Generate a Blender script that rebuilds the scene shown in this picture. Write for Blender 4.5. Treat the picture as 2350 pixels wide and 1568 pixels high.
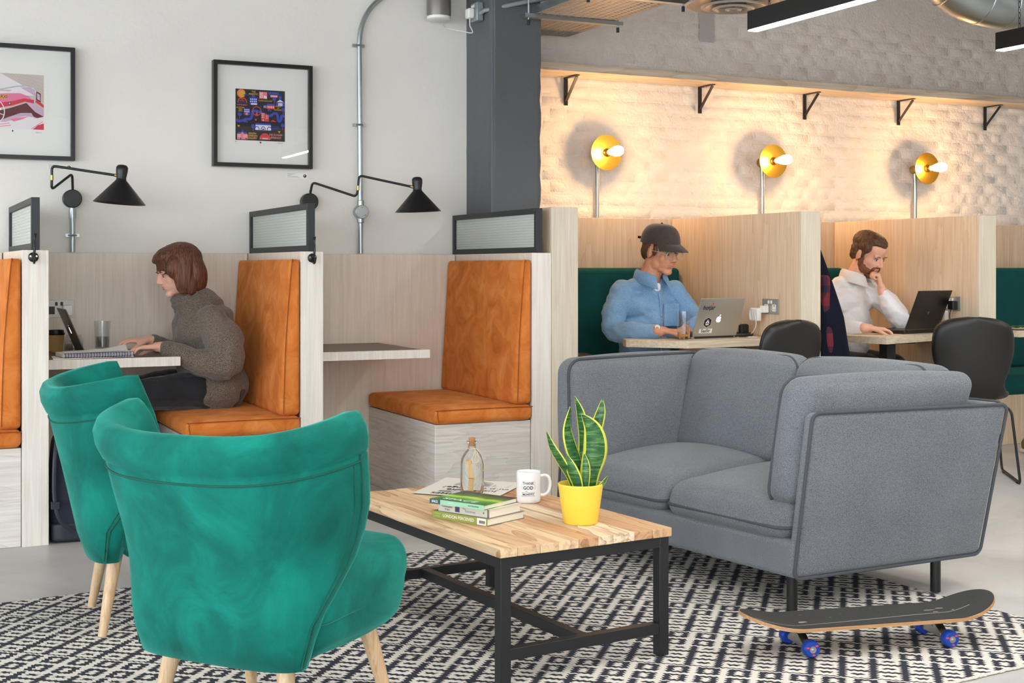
import bpy, bmesh, math, random
import numpy as np
from mathutils import Vector, Matrix, Euler, noise
random.seed(7)
R = math.radians
for o in list(bpy.data.objects): bpy.data.objects.remove(o, do_unlink=True)
SC = bpy.context.scene
COL = SC.collection
# ---------------------------------------------------------------- camera
FPX, CAMH, YAW = 3050.0, 1.17, R(25.5)
cam_d = bpy.data.cameras.new('camera'); cam = bpy.data.objects.new('camera', cam_d); COL.objects.link(cam)
cam_d.sensor_width = 36.0; cam_d.sensor_fit = 'HORIZONTAL'
cam_d.lens = FPX * 36.0 / 2350.0
cam_d.shift_y = -(784.0 - 615.0) / 2350.0
cam_d.clip_start = 0.02
cam.location = (0, 0, CAMH); cam.rotation_euler = (R(90), 0, -YAW)
SC.camera = cam
# ---------------------------------------------------------------- world and light
world = bpy.data.worlds.new('world'); SC.world = world; world.use_nodes = True
bg = world.node_tree.nodes['Background']
bg.inputs['Color'].default_value = (0.90, 0.95, 1.0, 1); bg.inputs['Strength'].default_value = 2.45
SC.view_settings.view_transform = 'Standard'
try: SC.view_settings.look = 'None'
except Exception: pass
SC.view_settings.gamma = 1.0
SC.view_settings.use_curve_mapping = False
SC.view_settings.exposure = 1.33
LED_W, BULB_W = 20.0, 68.0
# ---------------------------------------------------------------- colour helpers
def lin(r, g=None, b=None):
    if g is None: r, g, b = r
    def c(x):
        x /= 255.0
        return x / 12.92 if x <= 0.04045 else ((x + 0.055) / 1.055) ** 2.4
    return (c(r), c(g), c(b), 1.0)
MATS = {}
def newmat(name):
    m = bpy.data.materials.new(name); m.use_nodes = True; MATS[name] = m
    return m, m.node_tree.nodes, m.node_tree.links, m.node_tree.nodes['Principled BSDF']
def setp(b, **k):
    for n, v in k.items():
        n = n.replace('_', ' ')
        if n in b.inputs: b.inputs[n].default_value = v
def plain(name, rgb, rough=0.6, metal=0.0, spec=0.5, **k):
    m, N, L, b = newmat(name)
    b.inputs['Base Color'].default_value = lin(rgb); b.inputs['Roughness'].default_value = rough
    b.inputs['Metallic'].default_value = metal; b.inputs['Specular IOR Level'].default_value = spec
    for kk, v in k.items(): b.inputs[kk.replace('_', ' ')].default_value = v
    return m
def emit(name, rgb, strength):
    m, N, L, b = newmat(name)
    b.inputs['Base Color'].default_value = lin(rgb)
    b.inputs['Emission Color'].default_value = lin(rgb); b.inputs['Emission Strength'].default_value = strength
    return m
def coords(N, L, kind='Object', scale=(1, 1, 1), rot=(0, 0, 0)):
    tc = N.new('ShaderNodeTexCoord'); mp = N.new('ShaderNodeMapping')
    L.new(tc.outputs[kind], mp.inputs['Vector'])
    mp.inputs['Scale'].default_value = scale; mp.inputs['Rotation'].default_value = rot
    return mp.outputs['Vector']
def noise_n(N, L, vec, scale, detail=4, rough=0.55, dist=0.0):
    n = N.new('ShaderNodeTexNoise'); L.new(vec, n.inputs['Vector'])
    n.inputs['Scale'].default_value = scale; n.inputs['Detail'].default_value = detail
    n.inputs['Roughness'].default_value = rough; n.inputs['Distortion'].default_value = dist
    return n.outputs['Fac']
def ramp(N, L, fac, stops):
    r = N.new('ShaderNodeValToRGB'); L.new(fac, r.inputs['Fac'])
    e = r.color_ramp.elements
    while len(e) < len(stops): e.new(0.5)
    for i, (p, c) in enumerate(stops): e[i].position = p; e[i].color = c
    return r.outputs['Color']
def mixc(N, L, fac, a, b, mode='MIX'):
    m = N.new('ShaderNodeMix'); m.data_type = 'RGBA'; m.blend_type = mode
    if isinstance(fac, (int, float)): m.inputs[0].default_value = fac
    else: L.new(fac, m.inputs[0])
    for s, v in ((6, a), (7, b)):
        if isinstance(v, tuple): m.inputs[s].default_value = v
        else: L.new(v, m.inputs[s])
    return m.outputs[2]
def bump(N, L, b, h, strength=0.3, dist=0.01):
    n = N.new('ShaderNodeBump'); L.new(h, n.inputs['Height'])
    n.inputs['Strength'].default_value = strength; n.inputs['Distance'].default_value = dist
    L.new(n.outputs['Normal'], b.inputs['Normal'])
def mth(N, L, op, a, b=None, c=None):
    n = N.new('ShaderNodeMath'); n.operation = op
    for i, v in enumerate((a, b, c)):
        if v is None: continue
        if isinstance(v, (int, float)): n.inputs[i].default_value = v
        else: L.new(v, n.inputs[i])
    return n.outputs[0]
def wood(name, light, dark, axis=2, fine=1.0, figure=0.5, rough=0.55, bstr=0.15, contrast=1.0, aniso=1):
    # aniso=2: grain runs flat, so only the height axis is fine
    m, N, L, b = newmat(name)
    sc = [26 * fine] * 3; sc[axis] = 0.9 * fine
    if aniso == 2: sc = [0.9, 0.9, 30]
    v = coords(N, L, 'Object', tuple(sc))
    n1 = noise_n(N, L, v, 2.6, 6, 0.65, 0.4)
    sc2 = [4.2 * fine] * 3; sc2[axis] = 0.55 * fine
    if aniso == 2: sc2 = [1.1, 1.1, 7]
    v2 = coords(N, L, 'Object', tuple(sc2))
    n2 = noise_n(N, L, v2, 1.0, 3, 0.5, 0.8)
    rings = mth(N, L, 'FRACT', mth(N, L, 'MULTIPLY', n2, 9.0))
    rings = mth(N, L, 'POWER', rings, 3.0)
    f = mth(N, L, 'ADD', mth(N, L, 'MULTIPLY', n1, 1.0), mth(N, L, 'MULTIPLY', rings, 0.22 * figure))
    c = ramp(N, L, f, [(0.36, lin(light)), (0.36 + 0.42 / contrast, lin(dark))])
    n3 = noise_n(N, L, coords(N, L, 'Object', (1.5, 1.5, 1.5)), 1.3, 2)
    c = mixc(N, L, mth(N, L, 'MULTIPLY', n3, 0.22), c, lin(dark))
    L.new(c, b.inputs['Base Color']); b.inputs['Roughness'].default_value = rough
    bump(N, L, b, n1, bstr, 0.004)
    return m
def fabric(name, rgb, rgb2, scale=420, rough=0.95, sheen=0.25, bstr=0.35, big=0.25):
    m, N, L, b = newmat(name)
    v = coords(N, L)
    n = noise_n(N, L, v, scale, 3, 0.7); g = noise_n(N, L, v, 5.0, 3, 0.5)
    f = mth(N, L, 'ADD', mth(N, L, 'MULTIPLY', n, 1.0 - big), mth(N, L, 'MULTIPLY', g, big))
    c = ramp(N, L, f, [(0.40, lin(rgb)), (0.60, lin(rgb2))])
    L.new(c, b.inputs['Base Color']); b.inputs['Roughness'].default_value = rough
    b.inputs['Sheen Weight'].default_value = sheen; b.inputs['Sheen Roughness'].default_value = 0.5
    bump(N, L, b, n, bstr, 0.002)
    return m
def nap(name, mid, dark, light, sheen, tint, scale=7.0, sharp=0.12):
    # brushed pile (velvet, suede): soft blotches where the nap lies another way
    m, N, L, b = newmat(name)
    v = coords(N, L)
    n = noise_n(N, L, v, scale, 5, 0.62, 0.9); n2 = noise_n(N, L, v, 700, 2, 0.6)
    f = mth(N, L, 'ADD', n, mth(N, L, 'MULTIPLY', mth(N, L, 'SUBTRACT', n2, 0.5), 0.25))
    c = ramp(N, L, f, [(0.5 - 2 * sharp, lin(dark)), (0.5, lin(mid)), (0.5 + 2 * sharp, lin(light))])
    L.new(c, b.inputs['Base Color']); b.inputs['Roughness'].default_value = 0.85
    b.inputs['Specular IOR Level'].default_value = 0.25
    b.inputs['Sheen Weight'].default_value = sheen; b.inputs['Sheen Roughness'].default_value = 0.35
    b.inputs['Sheen Tint'].default_value = lin(tint)
    bump(N, L, b, n, 0.12, 0.01)
    return m
def glassy(name, tint, alpha=0.25, rough=0.02):
    # thin clear glass: mostly see-through with a mirror share
    m, N, L, b = newmat(name)
    out = N['Material Output']; t = N.new('ShaderNodeBsdfTransparent'); g = N.new('ShaderNodeBsdfGlossy')
    t.inputs['Color'].default_value = lin(tint); g.inputs['Roughness'].default_value = rough
    fr = N.new('ShaderNodeLayerWeight'); fr.inputs['Blend'].default_value = 0.5
    fac = mth(N, L, 'ADD', mth(N, L, 'MULTIPLY', mth(N, L, 'POWER', fr.outputs['Facing'], 3.0), 0.6), alpha)
    mx = N.new('ShaderNodeMixShader'); L.new(fac, mx.inputs[0]); L.new(t.outputs[0], mx.inputs[1]); L.new(g.outputs[0], mx.inputs[2])
    L.new(mx.outputs[0], out.inputs['Surface'])
    return m
# ---------------------------------------------------------------- mesh builder
def basis(d):
    d = Vector(d).normalized()
    a = Vector((0, 0, 1)) if abs(d.z) < 0.95 else Vector((1, 0, 0))
    x = a.cross(d).normalized(); return x, d.cross(x).normalized(), d
class MB:
    def __init__(s): s.v = []; s.f = []
    def add(s, vs, fs, M=None):
        o = len(s.v)
        s.v += [tuple(M @ Vector(p)) if M is not None else tuple(p) for p in vs]
        s.f += [tuple(i + o for i in q) for q in fs]; return s
    def box(s, lo, hi, M=None):
        (a, b, c), (d, e, g) = lo, hi
        return s.add([(a, b, c), (d, b, c), (d, e, c), (a, e, c), (a, b, g), (d, b, g), (d, e, g), (a, e, g)],
                     [(0, 3, 2, 1), (4, 5, 6, 7), (0, 1, 5, 4), (1, 2, 6, 5), (2, 3, 7, 6), (3, 0, 4, 7)], M)
    def cyl(s, p0, p1, r0, r1=None, n=20, cap=True, M=None):
        r1 = r0 if r1 is None else r1
        p0, p1 = Vector(p0), Vector(p1); x, y, _ = basis(p1 - p0); vs = []
        for p, r in ((p0, r0), (p1, r1)):
            for i in range(n):
                t = 2 * math.pi * i / n; vs.append(p + (x * math.cos(t) + y * math.sin(t)) * r)
        fs = [(i, (i + 1) % n, n + (i + 1) % n, n + i) for i in range(n)]
        if cap: fs += [tuple(range(n - 1, -1, -1)), tuple(range(n, 2 * n))]
        return s.add(vs, fs, M)
    def tube(s, pts, r, n=8, closed=False, M=None):
        P = [Vector(p) for p in pts]; m = len(P); vs = []; fs = []
        rr = r if isinstance(r, (list, tuple)) else [r] * m
        up = None
        for i in range(m):
            if closed: d = P[(i + 1) % m] - P[i - 1]
            else: d = P[min(i + 1, m - 1)] - P[max(i - 1, 0)]
            if d.length < 1e-9: d = Vector((0, 0, 1))
            d.normalize()
            if up is None: x, y, _ = basis(d)
            else:
                x = up - d * up.dot(d)
                if x.length < 1e-6: x, y, _ = basis(d)
                x.normalize(); y = d.cross(x)
            up = x
            for k in range(n):
                t = 2 * math.pi * k / n; vs.append(P[i] + (x * math.cos(t) + y * math.sin(t)) * rr[i])
        for i in range(m if closed else m - 1):
            j = (i + 1) % m
            for k in range(n): fs.append((i * n + k, i * n + (k + 1) % n, j * n + (k + 1) % n, j * n + k))
        if not closed: fs += [tuple(range(n - 1, -1, -1)), tuple(range((m - 1) * n, m * n))]
        return s.add(vs, fs, M)
    def lathe(s, prof, n=32, o=(0, 0, 0), M=None, close=False):
        vs = []; fs = []; m = len(prof)
        for r, z in prof:
            for k in range(n):
                t = 2 * math.pi * k / n; vs.append((o[0] + r * math.cos(t), o[1] + r * math.sin(t), o[2] + z))
        for i in range(m - 1):
            for k in range(n): fs.append((i * n + k, i * n + (k + 1) % n, (i + 1) * n + (k + 1) % n, (i + 1) * n + k))
        if not close:
            fs += [tuple(range(n - 1, -1, -1)), tuple(range((m - 1) * n, m * n))]
        return s.add(vs, fs, M)
    def prism(s, poly, z0, z1, M=None):
        n = len(poly)
        vs = [(x, y, z0) for x, y in poly] + [(x, y, z1) for x, y in poly]
        fs = [tuple(range(n - 1, -1, -1)), tuple(range(n, 2 * n))] + [(i, (i + 1) % n, n + (i + 1) % n, n + i) for i in range(n)]
        return s.add(vs, fs, M)
    def ball(s, c, r, nu=20, nv=12, M=None):
        rx, ry, rz = r if isinstance(r, (tuple, list)) else (r, r, r); vs = [(c[0], c[1], c[2] - rz)]; fs = []
        for j in range(1, nv):
            t = -math.pi / 2 + math.pi * j / nv
            for i in range(nu):
                a = 2 * math.pi * i / nu
                vs.append((c[0] + rx * math.cos(t) * math.cos(a), c[1] + ry * math.cos(t) * math.sin(a), c[2] + rz * math.sin(t)))
        vs.append((c[0], c[1], c[2] + rz)); e = len(vs) - 1
        for i in range(nu):
            k = (i + 1) % nu
            fs.append((0, 1 + k, 1 + i))
            for j in range(nv - 2): fs.append((1 + j * nu + i, 1 + j * nu + k, 1 + (j + 1) * nu + k, 1 + (j + 1) * nu + i))
            fs.append((1 + (nv - 2) * nu + i, 1 + (nv - 2) * nu + k, e))
        return s.add(vs, fs, M)
    def soft(s, h, r, puff=(0, 0, 0), seg=10, warp=None, M=None, pe=1.0):
        # rounded, optionally puffed box of half sizes h centred on 0; warp maps a local point to another
        vs = []; fs = []; idx = {}
        hx, hy, hz = h; rr = min(r, hx, hy, hz) * 0.999
        def key(p): return (round(p[0], 5), round(p[1], 5), round(p[2], 5))
        def vert(u, v, w):
            k = key((u, v, w))
            if k in idx: return idx[k]
            def warpgrid(t, H):   # denser samples near the rounding
                return math.copysign(abs(t), t)
            q = Vector((u * hx, v * hy, w * hz))
            inner = Vector((max(-hx + rr, min(hx - rr, q.x)), max(-hy + rr, min(hy - rr, q.y)), max(-hz + rr, min(hz - rr, q.z))))
            d = q - inner
            p = inner + d.normalized() * rr if d.length > 1e-9 else q
            b = [(max(0.0, 1 - t * t)) ** pe for t in (u, v, w)]
            if abs(w) > 0.999: p.z += math.copysign(puff[2] * b[0] * b[1], w)
            if abs(v) > 0.999: p.y += math.copysign(puff[1] * b[0] * b[2], v)
            if abs(u) > 0.999: p.x += math.copysign(puff[0] * b[1] * b[2], u)
            if warp: p = Vector(warp(p.x, p.y, p.z))
            idx[k] = len(vs); vs.append(tuple(p)); return idx[k]
        def grid(H):
            e = rr / H
            if e > 0.9: return [-1 + 2 * i / seg for i in range(seg + 1)]
            k = 4
            a = [-1 + e * (1 - math.cos(math.pi / 2 * 1.0 * i / k) if False else i / k) for i in range(k)]
            m = [-1 + e + (2 - 2 * e) * i / seg for i in range(seg + 1)]
            return a + m + [-t for t in reversed(a)]
        G = [grid(hx), grid(hy), grid(hz)]
        for ax in range(3):
            a, b = [(1, 2), (2, 0), (0, 1)][ax]
            for sg in (-1, 1):
                for i in range(len(G[a]) - 1):
                    for j in range(len(G[b]) - 1):
                        q = []
                        for (ii, jj) in ((i, j), (i + 1, j), (i + 1, j + 1), (i, j + 1)):
                            t = [0, 0, 0]; t[ax] = sg; t[a] = G[a][ii]; t[b] = G[b][jj]; q.append(vert(*t))
                        fs.append(tuple(q) if sg > 0 else tuple(reversed(q)))
        return s.add(vs, fs, M)
    def build(s, name, mat, parent=None, smooth=40, bevel=0.0, bseg=2, world=False, sub=0):
        vs = s.v
        if parent is not None and world:
            r = parent
            while r.parent: r = r.parent
            MI = r.matrix_basis.inverted(); vs = [tuple(MI @ Vector(p)) for p in vs]
        me = bpy.data.meshes.new(name); me.from_pydata(vs, [], s.f); me.validate()
        if isinstance(mat, str): mat = MATS[mat]
        me.materials.append(mat)
        o = bpy.data.objects.new(name, me); COL.objects.link(o)
        if smooth is not None:
            me.shade_smooth()
            if smooth < 180: me.set_sharp_from_angle(angle=R(smooth))
        if bevel > 0:
            bv = o.modifiers.new('bevel', 'BEVEL'); bv.width = bevel; bv.segments = bseg; bv.limit_method = 'ANGLE'; bv.angle_limit = R(35)
        if sub:
            sb = o.modifiers.new('sub', 'SUBSURF'); sb.levels = sub; sb.render_levels = sub
        if parent is not None: o.parent = parent
        return o
def tag(o, label=None, cat=None, group=None, kind=None):
    for k, v in (('label', label), ('category', cat), ('group', group), ('kind', kind)):
        if v: o[k] = v
    return o
def thing(name, label, cat, loc=(0, 0, 0), rz=0.0, group=None):
    o = bpy.data.objects.new(name, None); COL.objects.link(o); o.empty_display_size = 0.05
    o.location = loc; o.rotation_euler = (0, 0, rz); bpy.context.view_layer.update()
    return tag(o, label, cat, group)
def copy_tree(o, parent=None):
    c = o.copy(); COL.objects.link(c); c.parent = parent
    for ch in o.children: copy_tree(ch, c)
    return c
def arc(c, r, a0, a1, n, u, v):
    c, u, v = Vector(c), Vector(u), Vector(v)
    return [c + u * (r * math.cos(a0 + (a1 - a0) * i / n)) + v * (r * math.sin(a0 + (a1 - a0) * i / n)) for i in range(n + 1)]
def fillet(pts, r, n=5):
    P = [Vector(p) for p in pts]; out = [P[0]]
    for i in range(1, len(P) - 1):
        a = (P[i - 1] - P[i]); b = (P[i + 1] - P[i]); q = min(r, a.length * 0.49, b.length * 0.49)
        A = P[i] + a.normalized() * q; B = P[i] + b.normalized() * q
        for k in range(n + 1):
            t = k / n; out.append(A * (1 - t) ** 2 + P[i] * 2 * t * (1 - t) + B * t * t)
    out.append(P[-1]); return out
def catmull(pts, n=8, closed=False):
    P = [Vector(p) for p in pts]; out = []; m = len(P)
    for i in range(m if closed else m - 1):
        p1, p2 = P[i], P[(i + 1) % m]
        p0 = P[i - 1] if (i > 0 or closed) else p1 * 2 - p2
        p3 = P[(i + 2) % m] if (i + 2 < m or closed) else p2 * 2 - p1
        for k in range(n):
            t = k / n
            out.append(0.5 * ((2 * p1) + (p2 - p0) * t + (2 * p0 - 5 * p1 + 4 * p2 - p3) * t * t + (3 * p1 - p0 - 3 * p2 + p3) * t ** 3))
    if not closed: out.append(P[-1])
    return out
def text_mesh(name, body, size, mat, parent, M, depth=0.0004, bold=0.0, align='CENTER', squeeze=1.0, shear=0.0):
    c = bpy.data.curves.new(name, 'FONT'); c.body = body; c.size = size; c.align_x = align; c.align_y = 'CENTER'
    c.extrude = depth; c.offset = bold; c.shear = shear; c.resolution_u = 3
    t = bpy.data.objects.new('tmp', c); COL.objects.link(t)
    me = bpy.data.meshes.new_from_object(t.evaluated_get(bpy.context.evaluated_depsgraph_get()))
    bpy.data.objects.remove(t, do_unlink=True); bpy.data.curves.remove(c)
    me.name = name
    me.transform(M @ Matrix.Diagonal((squeeze, 1, 1, 1)))
    me.materials.clear(); me.materials.append(MATS[mat] if isinstance(mat, str) else mat)
    o = bpy.data.objects.new(name, me); COL.objects.link(o); o.parent = parent
    return o
def frame_m(o, x, y, z=None):
    x = Vector(x).normalized(); y = Vector(y); y = (y - x * y.dot(x)).normalized(); z = x.cross(y)
    M = Matrix.Identity(4)
    for i in range(3): M[i][0] = x[i]; M[i][1] = y[i]; M[i][2] = z[i]; M[i][3] = o[i]
    return M
# ---------------------------------------------------------------- materials
wood('ash_vertical', (234, 224, 211), (216, 202, 184), axis=2, figure=0.4)
wood('ash_pale', (238, 234, 227), (215, 205, 193), axis=2, figure=0.25)
wood('ash_depth', (233, 229, 223), (202, 194, 184), axis=1, figure=0.9, aniso=2)
wood('ash_along', (226, 214, 198), (180, 162, 140), axis=0, figure=1.0)
wood('ash_vertical_warmlit', (226, 206, 180), (202, 174, 144), axis=2, figure=0.8)  # right booths: same booth ash, warm lamp light mixed into its colours
wood('ash_pale_warmlit', (220, 211, 193), (196, 182, 160), axis=2, figure=0.4)  # their front edges, with the warm light put into the colour as well
wood('oak_flat', (224, 212, 190), (190, 168, 138), axis=0, figure=0.6)
wood('beech', (224, 196, 160), (178, 140, 100), axis=2, fine=1.6, figure=0.4, rough=0.45)
plain('laminate', (112, 96, 86), 0.45)
plain('black_metal', (26, 28, 31), 0.45)
plain('frame_steel', (38, 42, 45), 0.5)
plain('black_paint', (16, 17, 19), 0.38)
plain('brass', (186, 152, 96), 0.32, 1.0)
plain('brass_disc', (214, 160, 58), 0.28, 1.0)
plain('galvanised', (176, 184, 186), 0.35, 1.0)
plain('steel', (190, 190, 188), 0.3, 1.0)
plain('socket_steel', (172, 168, 162), 0.35, 0.5)
plain('white_plastic', (236, 236, 232), 0.4)
plain('black_plastic', (20, 20, 21), 0.45)
plain('white_paper', (240, 239, 234), 0.8)
plain('page_edge', (232, 226, 212), 0.85)
plain('ink', (28, 28, 34), 0.7)
plain('navy_ink', (30, 36, 66), 0.6)
plain('grey_ink', (130, 130, 132), 0.7)
plain('mount_card', (240, 240, 236), 0.9)
plain('white_ceramic', (238, 238, 240), 0.12)
plain('cork', (176, 128, 84), 0.9)
plain('twine', (216, 194, 150), 0.9)
plain('scroll_paper', (226, 190, 134), 0.8)
plain('pot_yellow', (246, 214, 74), 0.42)
plain('soil', (70, 48, 32), 0.95)
plain('laptop_alu', (186, 184, 176), 0.35, 0.75)
plain('laptop_dark', (84, 80, 74), 0.35, 0.6)
plain('laptop_black', (26, 25, 25), 0.35)
plain('cable_white', (222, 222, 218), 0.5)
plain('purple_cable', (104, 54, 158), 0.5)
plain('kraft', (206, 164, 104), 0.85)
emit('logo_glow', (244, 248, 255), 0.9)
emit('screen_glow', (200, 214, 230), 0.4)
glassy('clear_glass', (251, 252, 252), 0.05)
glassy('frame_glass', (255, 255, 255), 0.045, 0.0)
plain('amber_drink', (196, 140, 60), 0.1)
plain('water', (200, 214, 214), 0.05)
def wall_mat():
    m, N, L, b = newmat('wall_white')
    v = coords(N, L); n = noise_n(N, L, v, 1.4, 5, 0.6); n2 = noise_n(N, L, v, 26, 5, 0.6)
    L.new(ramp(N, L, n, [(0.3, lin(229, 226, 220)), (0.7, lin(236, 234, 228))]), b.inputs['Base Color'])
    b.inputs['Roughness'].default_value = 0.7
    bump(N, L, b, mth(N, L, 'ADD', n2, mth(N, L, 'MULTIPLY', n, 2.0)), 0.16, 0.01)
wall_mat()
def brick_mat():
    m, N, L, b = newmat('painted_brick')
    v = coords(N, L, 'Object'); g = N.new('ShaderNodeNewGeometry')
    n = noise_n(N, L, g.outputs['Position'], 9, 6, 0.62, 0.3); n2 = noise_n(N, L, g.outputs['Position'], 45, 4, 0.6, 0.6)
    L.new(ramp(N, L, n, [(0.3, lin(229, 224, 218)), (0.7, lin(239, 235, 230))]), b.inputs['Base Color'])
    b.inputs['Roughness'].default_value = 0.6
    bump(N, L, b, mth(N, L, 'ADD', n, mth(N, L, 'MULTIPLY', n2, 0.5)), 0.6, 0.024)
brick_mat()
def concrete(name, c1, c2, c3, rough, bs):
    m, N, L, b = newmat(name)
    v = coords(N, L); n = noise_n(N, L, v, 1.6, 8, 0.62, 0.6)
    v2 = coords(N, L, 'Object', (1, 5, 1)); n2 = noise_n(N, L, v2, 9, 5, 0.7, 0.5); n3 = noise_n(N, L, v, 150, 2, 0.5)
    c = ramp(N, L, n, [(0.3, lin(c1)), (0.7, lin(c2))])
    c = mixc(N, L, ramp(N, L, n2, [(0.60, (0, 0, 0, 1)), (0.78, (0.6, 0.6, 0.6, 1))]), c, lin(c3))
    L.new(c, b.inputs['Base Color']); b.inputs['Roughness'].default_value = rough
    bump(N, L, b, mth(N, L, 'ADD', n2, mth(N, L, 'MULTIPLY', n3, 0.3)), bs, 0.003)
concrete('floor_concrete', (180, 178, 176), (208, 207, 205), (150, 146, 141), 0.42, 0.10)
concrete('column_paint', (84, 87, 91), (92, 95, 99), (66, 68, 72), 0.55, 0.7)
plain('ceiling_paint', (168, 166, 162), 0.9)
nap('velvet_green', (0, 104, 92), (0, 74, 66), (8, 136, 122), 0.38, (110, 230, 215), 5.0, 0.14)
nap('suede_orange', (212, 122, 52), (178, 90, 30), (228, 148, 80), 0.25, (255, 190, 120), 8.0, 0.13)
nap('teal_fabric', (10, 78, 78), (6, 66, 66), (14, 90, 88), 0.2, (90, 190, 180), 5.0, 0.2)
fabric('sofa_grey', (66, 70, 76), (136, 141, 148), 620, sheen=0.15, big=0.08)
plain('piping_grey', (74, 77, 83), 0.95)
plain('piping_green', (0, 84, 70), 0.85)
plain('piping_orange', (150, 78, 28), 0.85)
# ---------------------------------------------------------------- the room
def struct(mb, name, mat, **k):
    return tag(mb.build(name, mat, **k), kind='structure')
struct(MB().box((-7, -6, -0.1), (13, 9, 0)), 'floor', 'floor_concrete')
struct(MB().box((-7, 7.0, 0), (3.05, 7.3, 3.1)), 'wall_left', 'wall_white')
wall_r = struct(MB().box((3.05, 7.22, 0), (12.5, 7.5, 3.1)), 'wall_right', 'painted_brick')
struct(MB().box((-7, -6, 3.1), (13, 9, 3.25)), 'ceiling', 'ceiling_paint')
struct(MB().box((1.2, -4.2, 0), (10.2, -4.0, 3.1)), 'added_wall_back', 'wall_white')  # unseen wall added behind the camera to keep daylight off the upper bricks
struct(MB().box((10.0, -4.0, 0), (10.2, 7.22, 3.1)), 'added_wall_end', 'wall_white')  # also added out of view, blocks daylight from the right
def rough_col(x, y, z):
    k = 0.0
    ex = min(abs(abs(x) - 0.155), 1); ey = min(abs(abs(y) - 0.30), 1)
    if ex < 0.02 and ey < 0.02: k = 0.012 * max(0, noise.noise((x * 3, y * 3, z * 9)) + 0.15)
    n = 0.002 * noise.noise((x * 12, y * 12, z * 12))
    return (x * (1 - k / 0.155) + n, y * (1 - k / 0.3) + n, z)
colm = MB().soft((0.155, 0.30, 1.55), 0.008, seg=44, warp=rough_col)
colm.v = [(x + 3.205, y + 6.96, z + 1.55) for x, y, z in colm.v]
struct(colm, 'wall_pillar', 'column_paint', smooth=180)
# painted bricks: joints recessed, every brick a little proud or turned
def brick_mesh(seed, L=0.213):
    rg = random.Random(seed); hx, hz, t = L / 2, 0.0345, 0.03; c = 0.007
    mb = MB(); vs = []
    for (s, y) in ((1.0, t), (1.0, c), (0.0, 0.0)):
        for sx, sz in ((-1, -1), (1, -1), (1, 1), (-1, 1)):
            ins = c * 1.3 if s == 0.0 else 0
            vs.append((sx * (hx - ins) + rg.uniform(-.003, .003), y + rg.uniform(-.0012, .0012) * (s == 0), sz * (hz - ins) + rg.uniform(-.0022, .0022)))
    fs = []
    for k in (0, 4):
        for i in range(4): fs.append((k + i, k + (i + 1) % 4, k + 4 + (i + 1) % 4, k + 4 + i))
    fs.append((8, 9, 10, 11)); mb.add(vs, fs)
    o = mb.build('brick', 'painted_brick', smooth=180); me = o.data; bpy.data.objects.remove(o); return me
bms = [brick_mesh(i) for i in range(8)]; half = [brick_mesh(20 + i, 0.102) for i in range(3)]
spots = []
rows = int((2.86 - 1.40) / 0.075)
for r in range(rows):
    z = 1.40 + 0.0375 + r * 0.075
    # some courses run as headers, as old walls do
    header = (r % 6 == 3); step = 0.1125 if header else 0.225
    x = 3.30 + (0.1125 if r % 2 else 0.0)
    while x < 7.95:
        spots.append((x, z, header)); x += step
spots.sort(key=lambda s: (s[1] > 2.42, (s[0] - 3.3) + 0.2 * abs(s[1] - 1.9)))
rest = MB(); nb = 0
for (x, z, hd) in spots:
    y = 7.2186 + random.uniform(-0.0010, 0.0010)
    me = random.choice(half if hd else bms)
    if nb < 298:
        o = bpy.data.objects.new('brick', me); COL.objects.link(o); o.parent = wall_r
        o.location = (x, y, z); o.rotation_euler = (random.uniform(-.006, .006), random.uniform(-.008, .008), random.uniform(-.003, .003)); nb += 1
    else:
        rest.add([(v.co.x + x, v.co.y + y, v.co.z + z) for v in me.vertices], [tuple(p.vertices) for p in me.polygons])
tag(rest.build('brick_courses', 'painted_brick', wall_r, smooth=180), kind='stuff')
# raw patch where the paint is missing below the ceiling
MB().soft((0.055, 0.004, 0.11), 0.004, seg=10, warp=lambda x, y, z: (x + 4.83 + 0.006 * noise.noise((x * 40, 0, z * 40)), y + 7.206, z + 2.74)).build('bare_patch', 'floor_concrete', wall_r)
# ---------------------------------------------------------------- left booths
FX = (0.543, 1.744, 2.924); FT = 0.107; YF, YB = 5.90, 6.87; ZB = 1.245
names = ('pale wooden booth partition at the left edge, beside the backpack',
         'pale wooden booth partition between the woman and the empty booth',
         'pale wooden booth partition behind the empty orange seat, below the wide glass screen')
fin_mats = []
for x, l in zip(FX, names):
    t = thing('booth_partition', l, 'partition', (x + FT / 2, YF, 0), group='partitions of the orange booths')
    MB().box((-FT / 2 + .004, 0.02, 0), (FT / 2 - .004, 7.0 - YF - .004, ZB)).build('panel', 'ash_vertical', t, bevel=0.002)
    MB().box((-FT / 2, 0, 0), (FT / 2, 0.02, ZB)).build('front_edge', 'ash_pale', t, bevel=0.002)
def back_panel(x0, x1, y0, y1, z1, mat, label):
    o = MB().box((x0, y0, 0), (x1, y1, z1)).build('booth_back_panel', mat, bevel=0.002)
    return tag(o, label, 'panel')
back_panel(-1.2, FX[0] - .001, YB, 6.996, ZB, 'ash_vertical', 'wooden back panel of the booth cut off by the left edge')
back_panel(FX[0] + FT + .001, FX[1] - .001, YB, 6.996, ZB, 'ash_vertical', 'wooden back panel behind the woman in the sweater')
back_panel(FX[1] + FT + .001, FX[2] - .001, YB, 6.996, ZB, 'ash_vertical', 'wooden back panel of the empty orange booth')
def pane_mat():
    m, N, L, b = newmat('wired_glass')
    v = coords(N, L); n = noise_n(N, L, v, 130, 2, 0.5)
    b.inputs['Base Color'].default_value = lin(236, 241, 235); b.inputs['Roughness'].default_value = 0.4
    b.inputs['Transmission Weight'].default_value = 0.3; b.inputs['IOR'].default_value = 1.12
    bump(N, L, b, n, 0.9, 0.01)
pane_mat()
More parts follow.
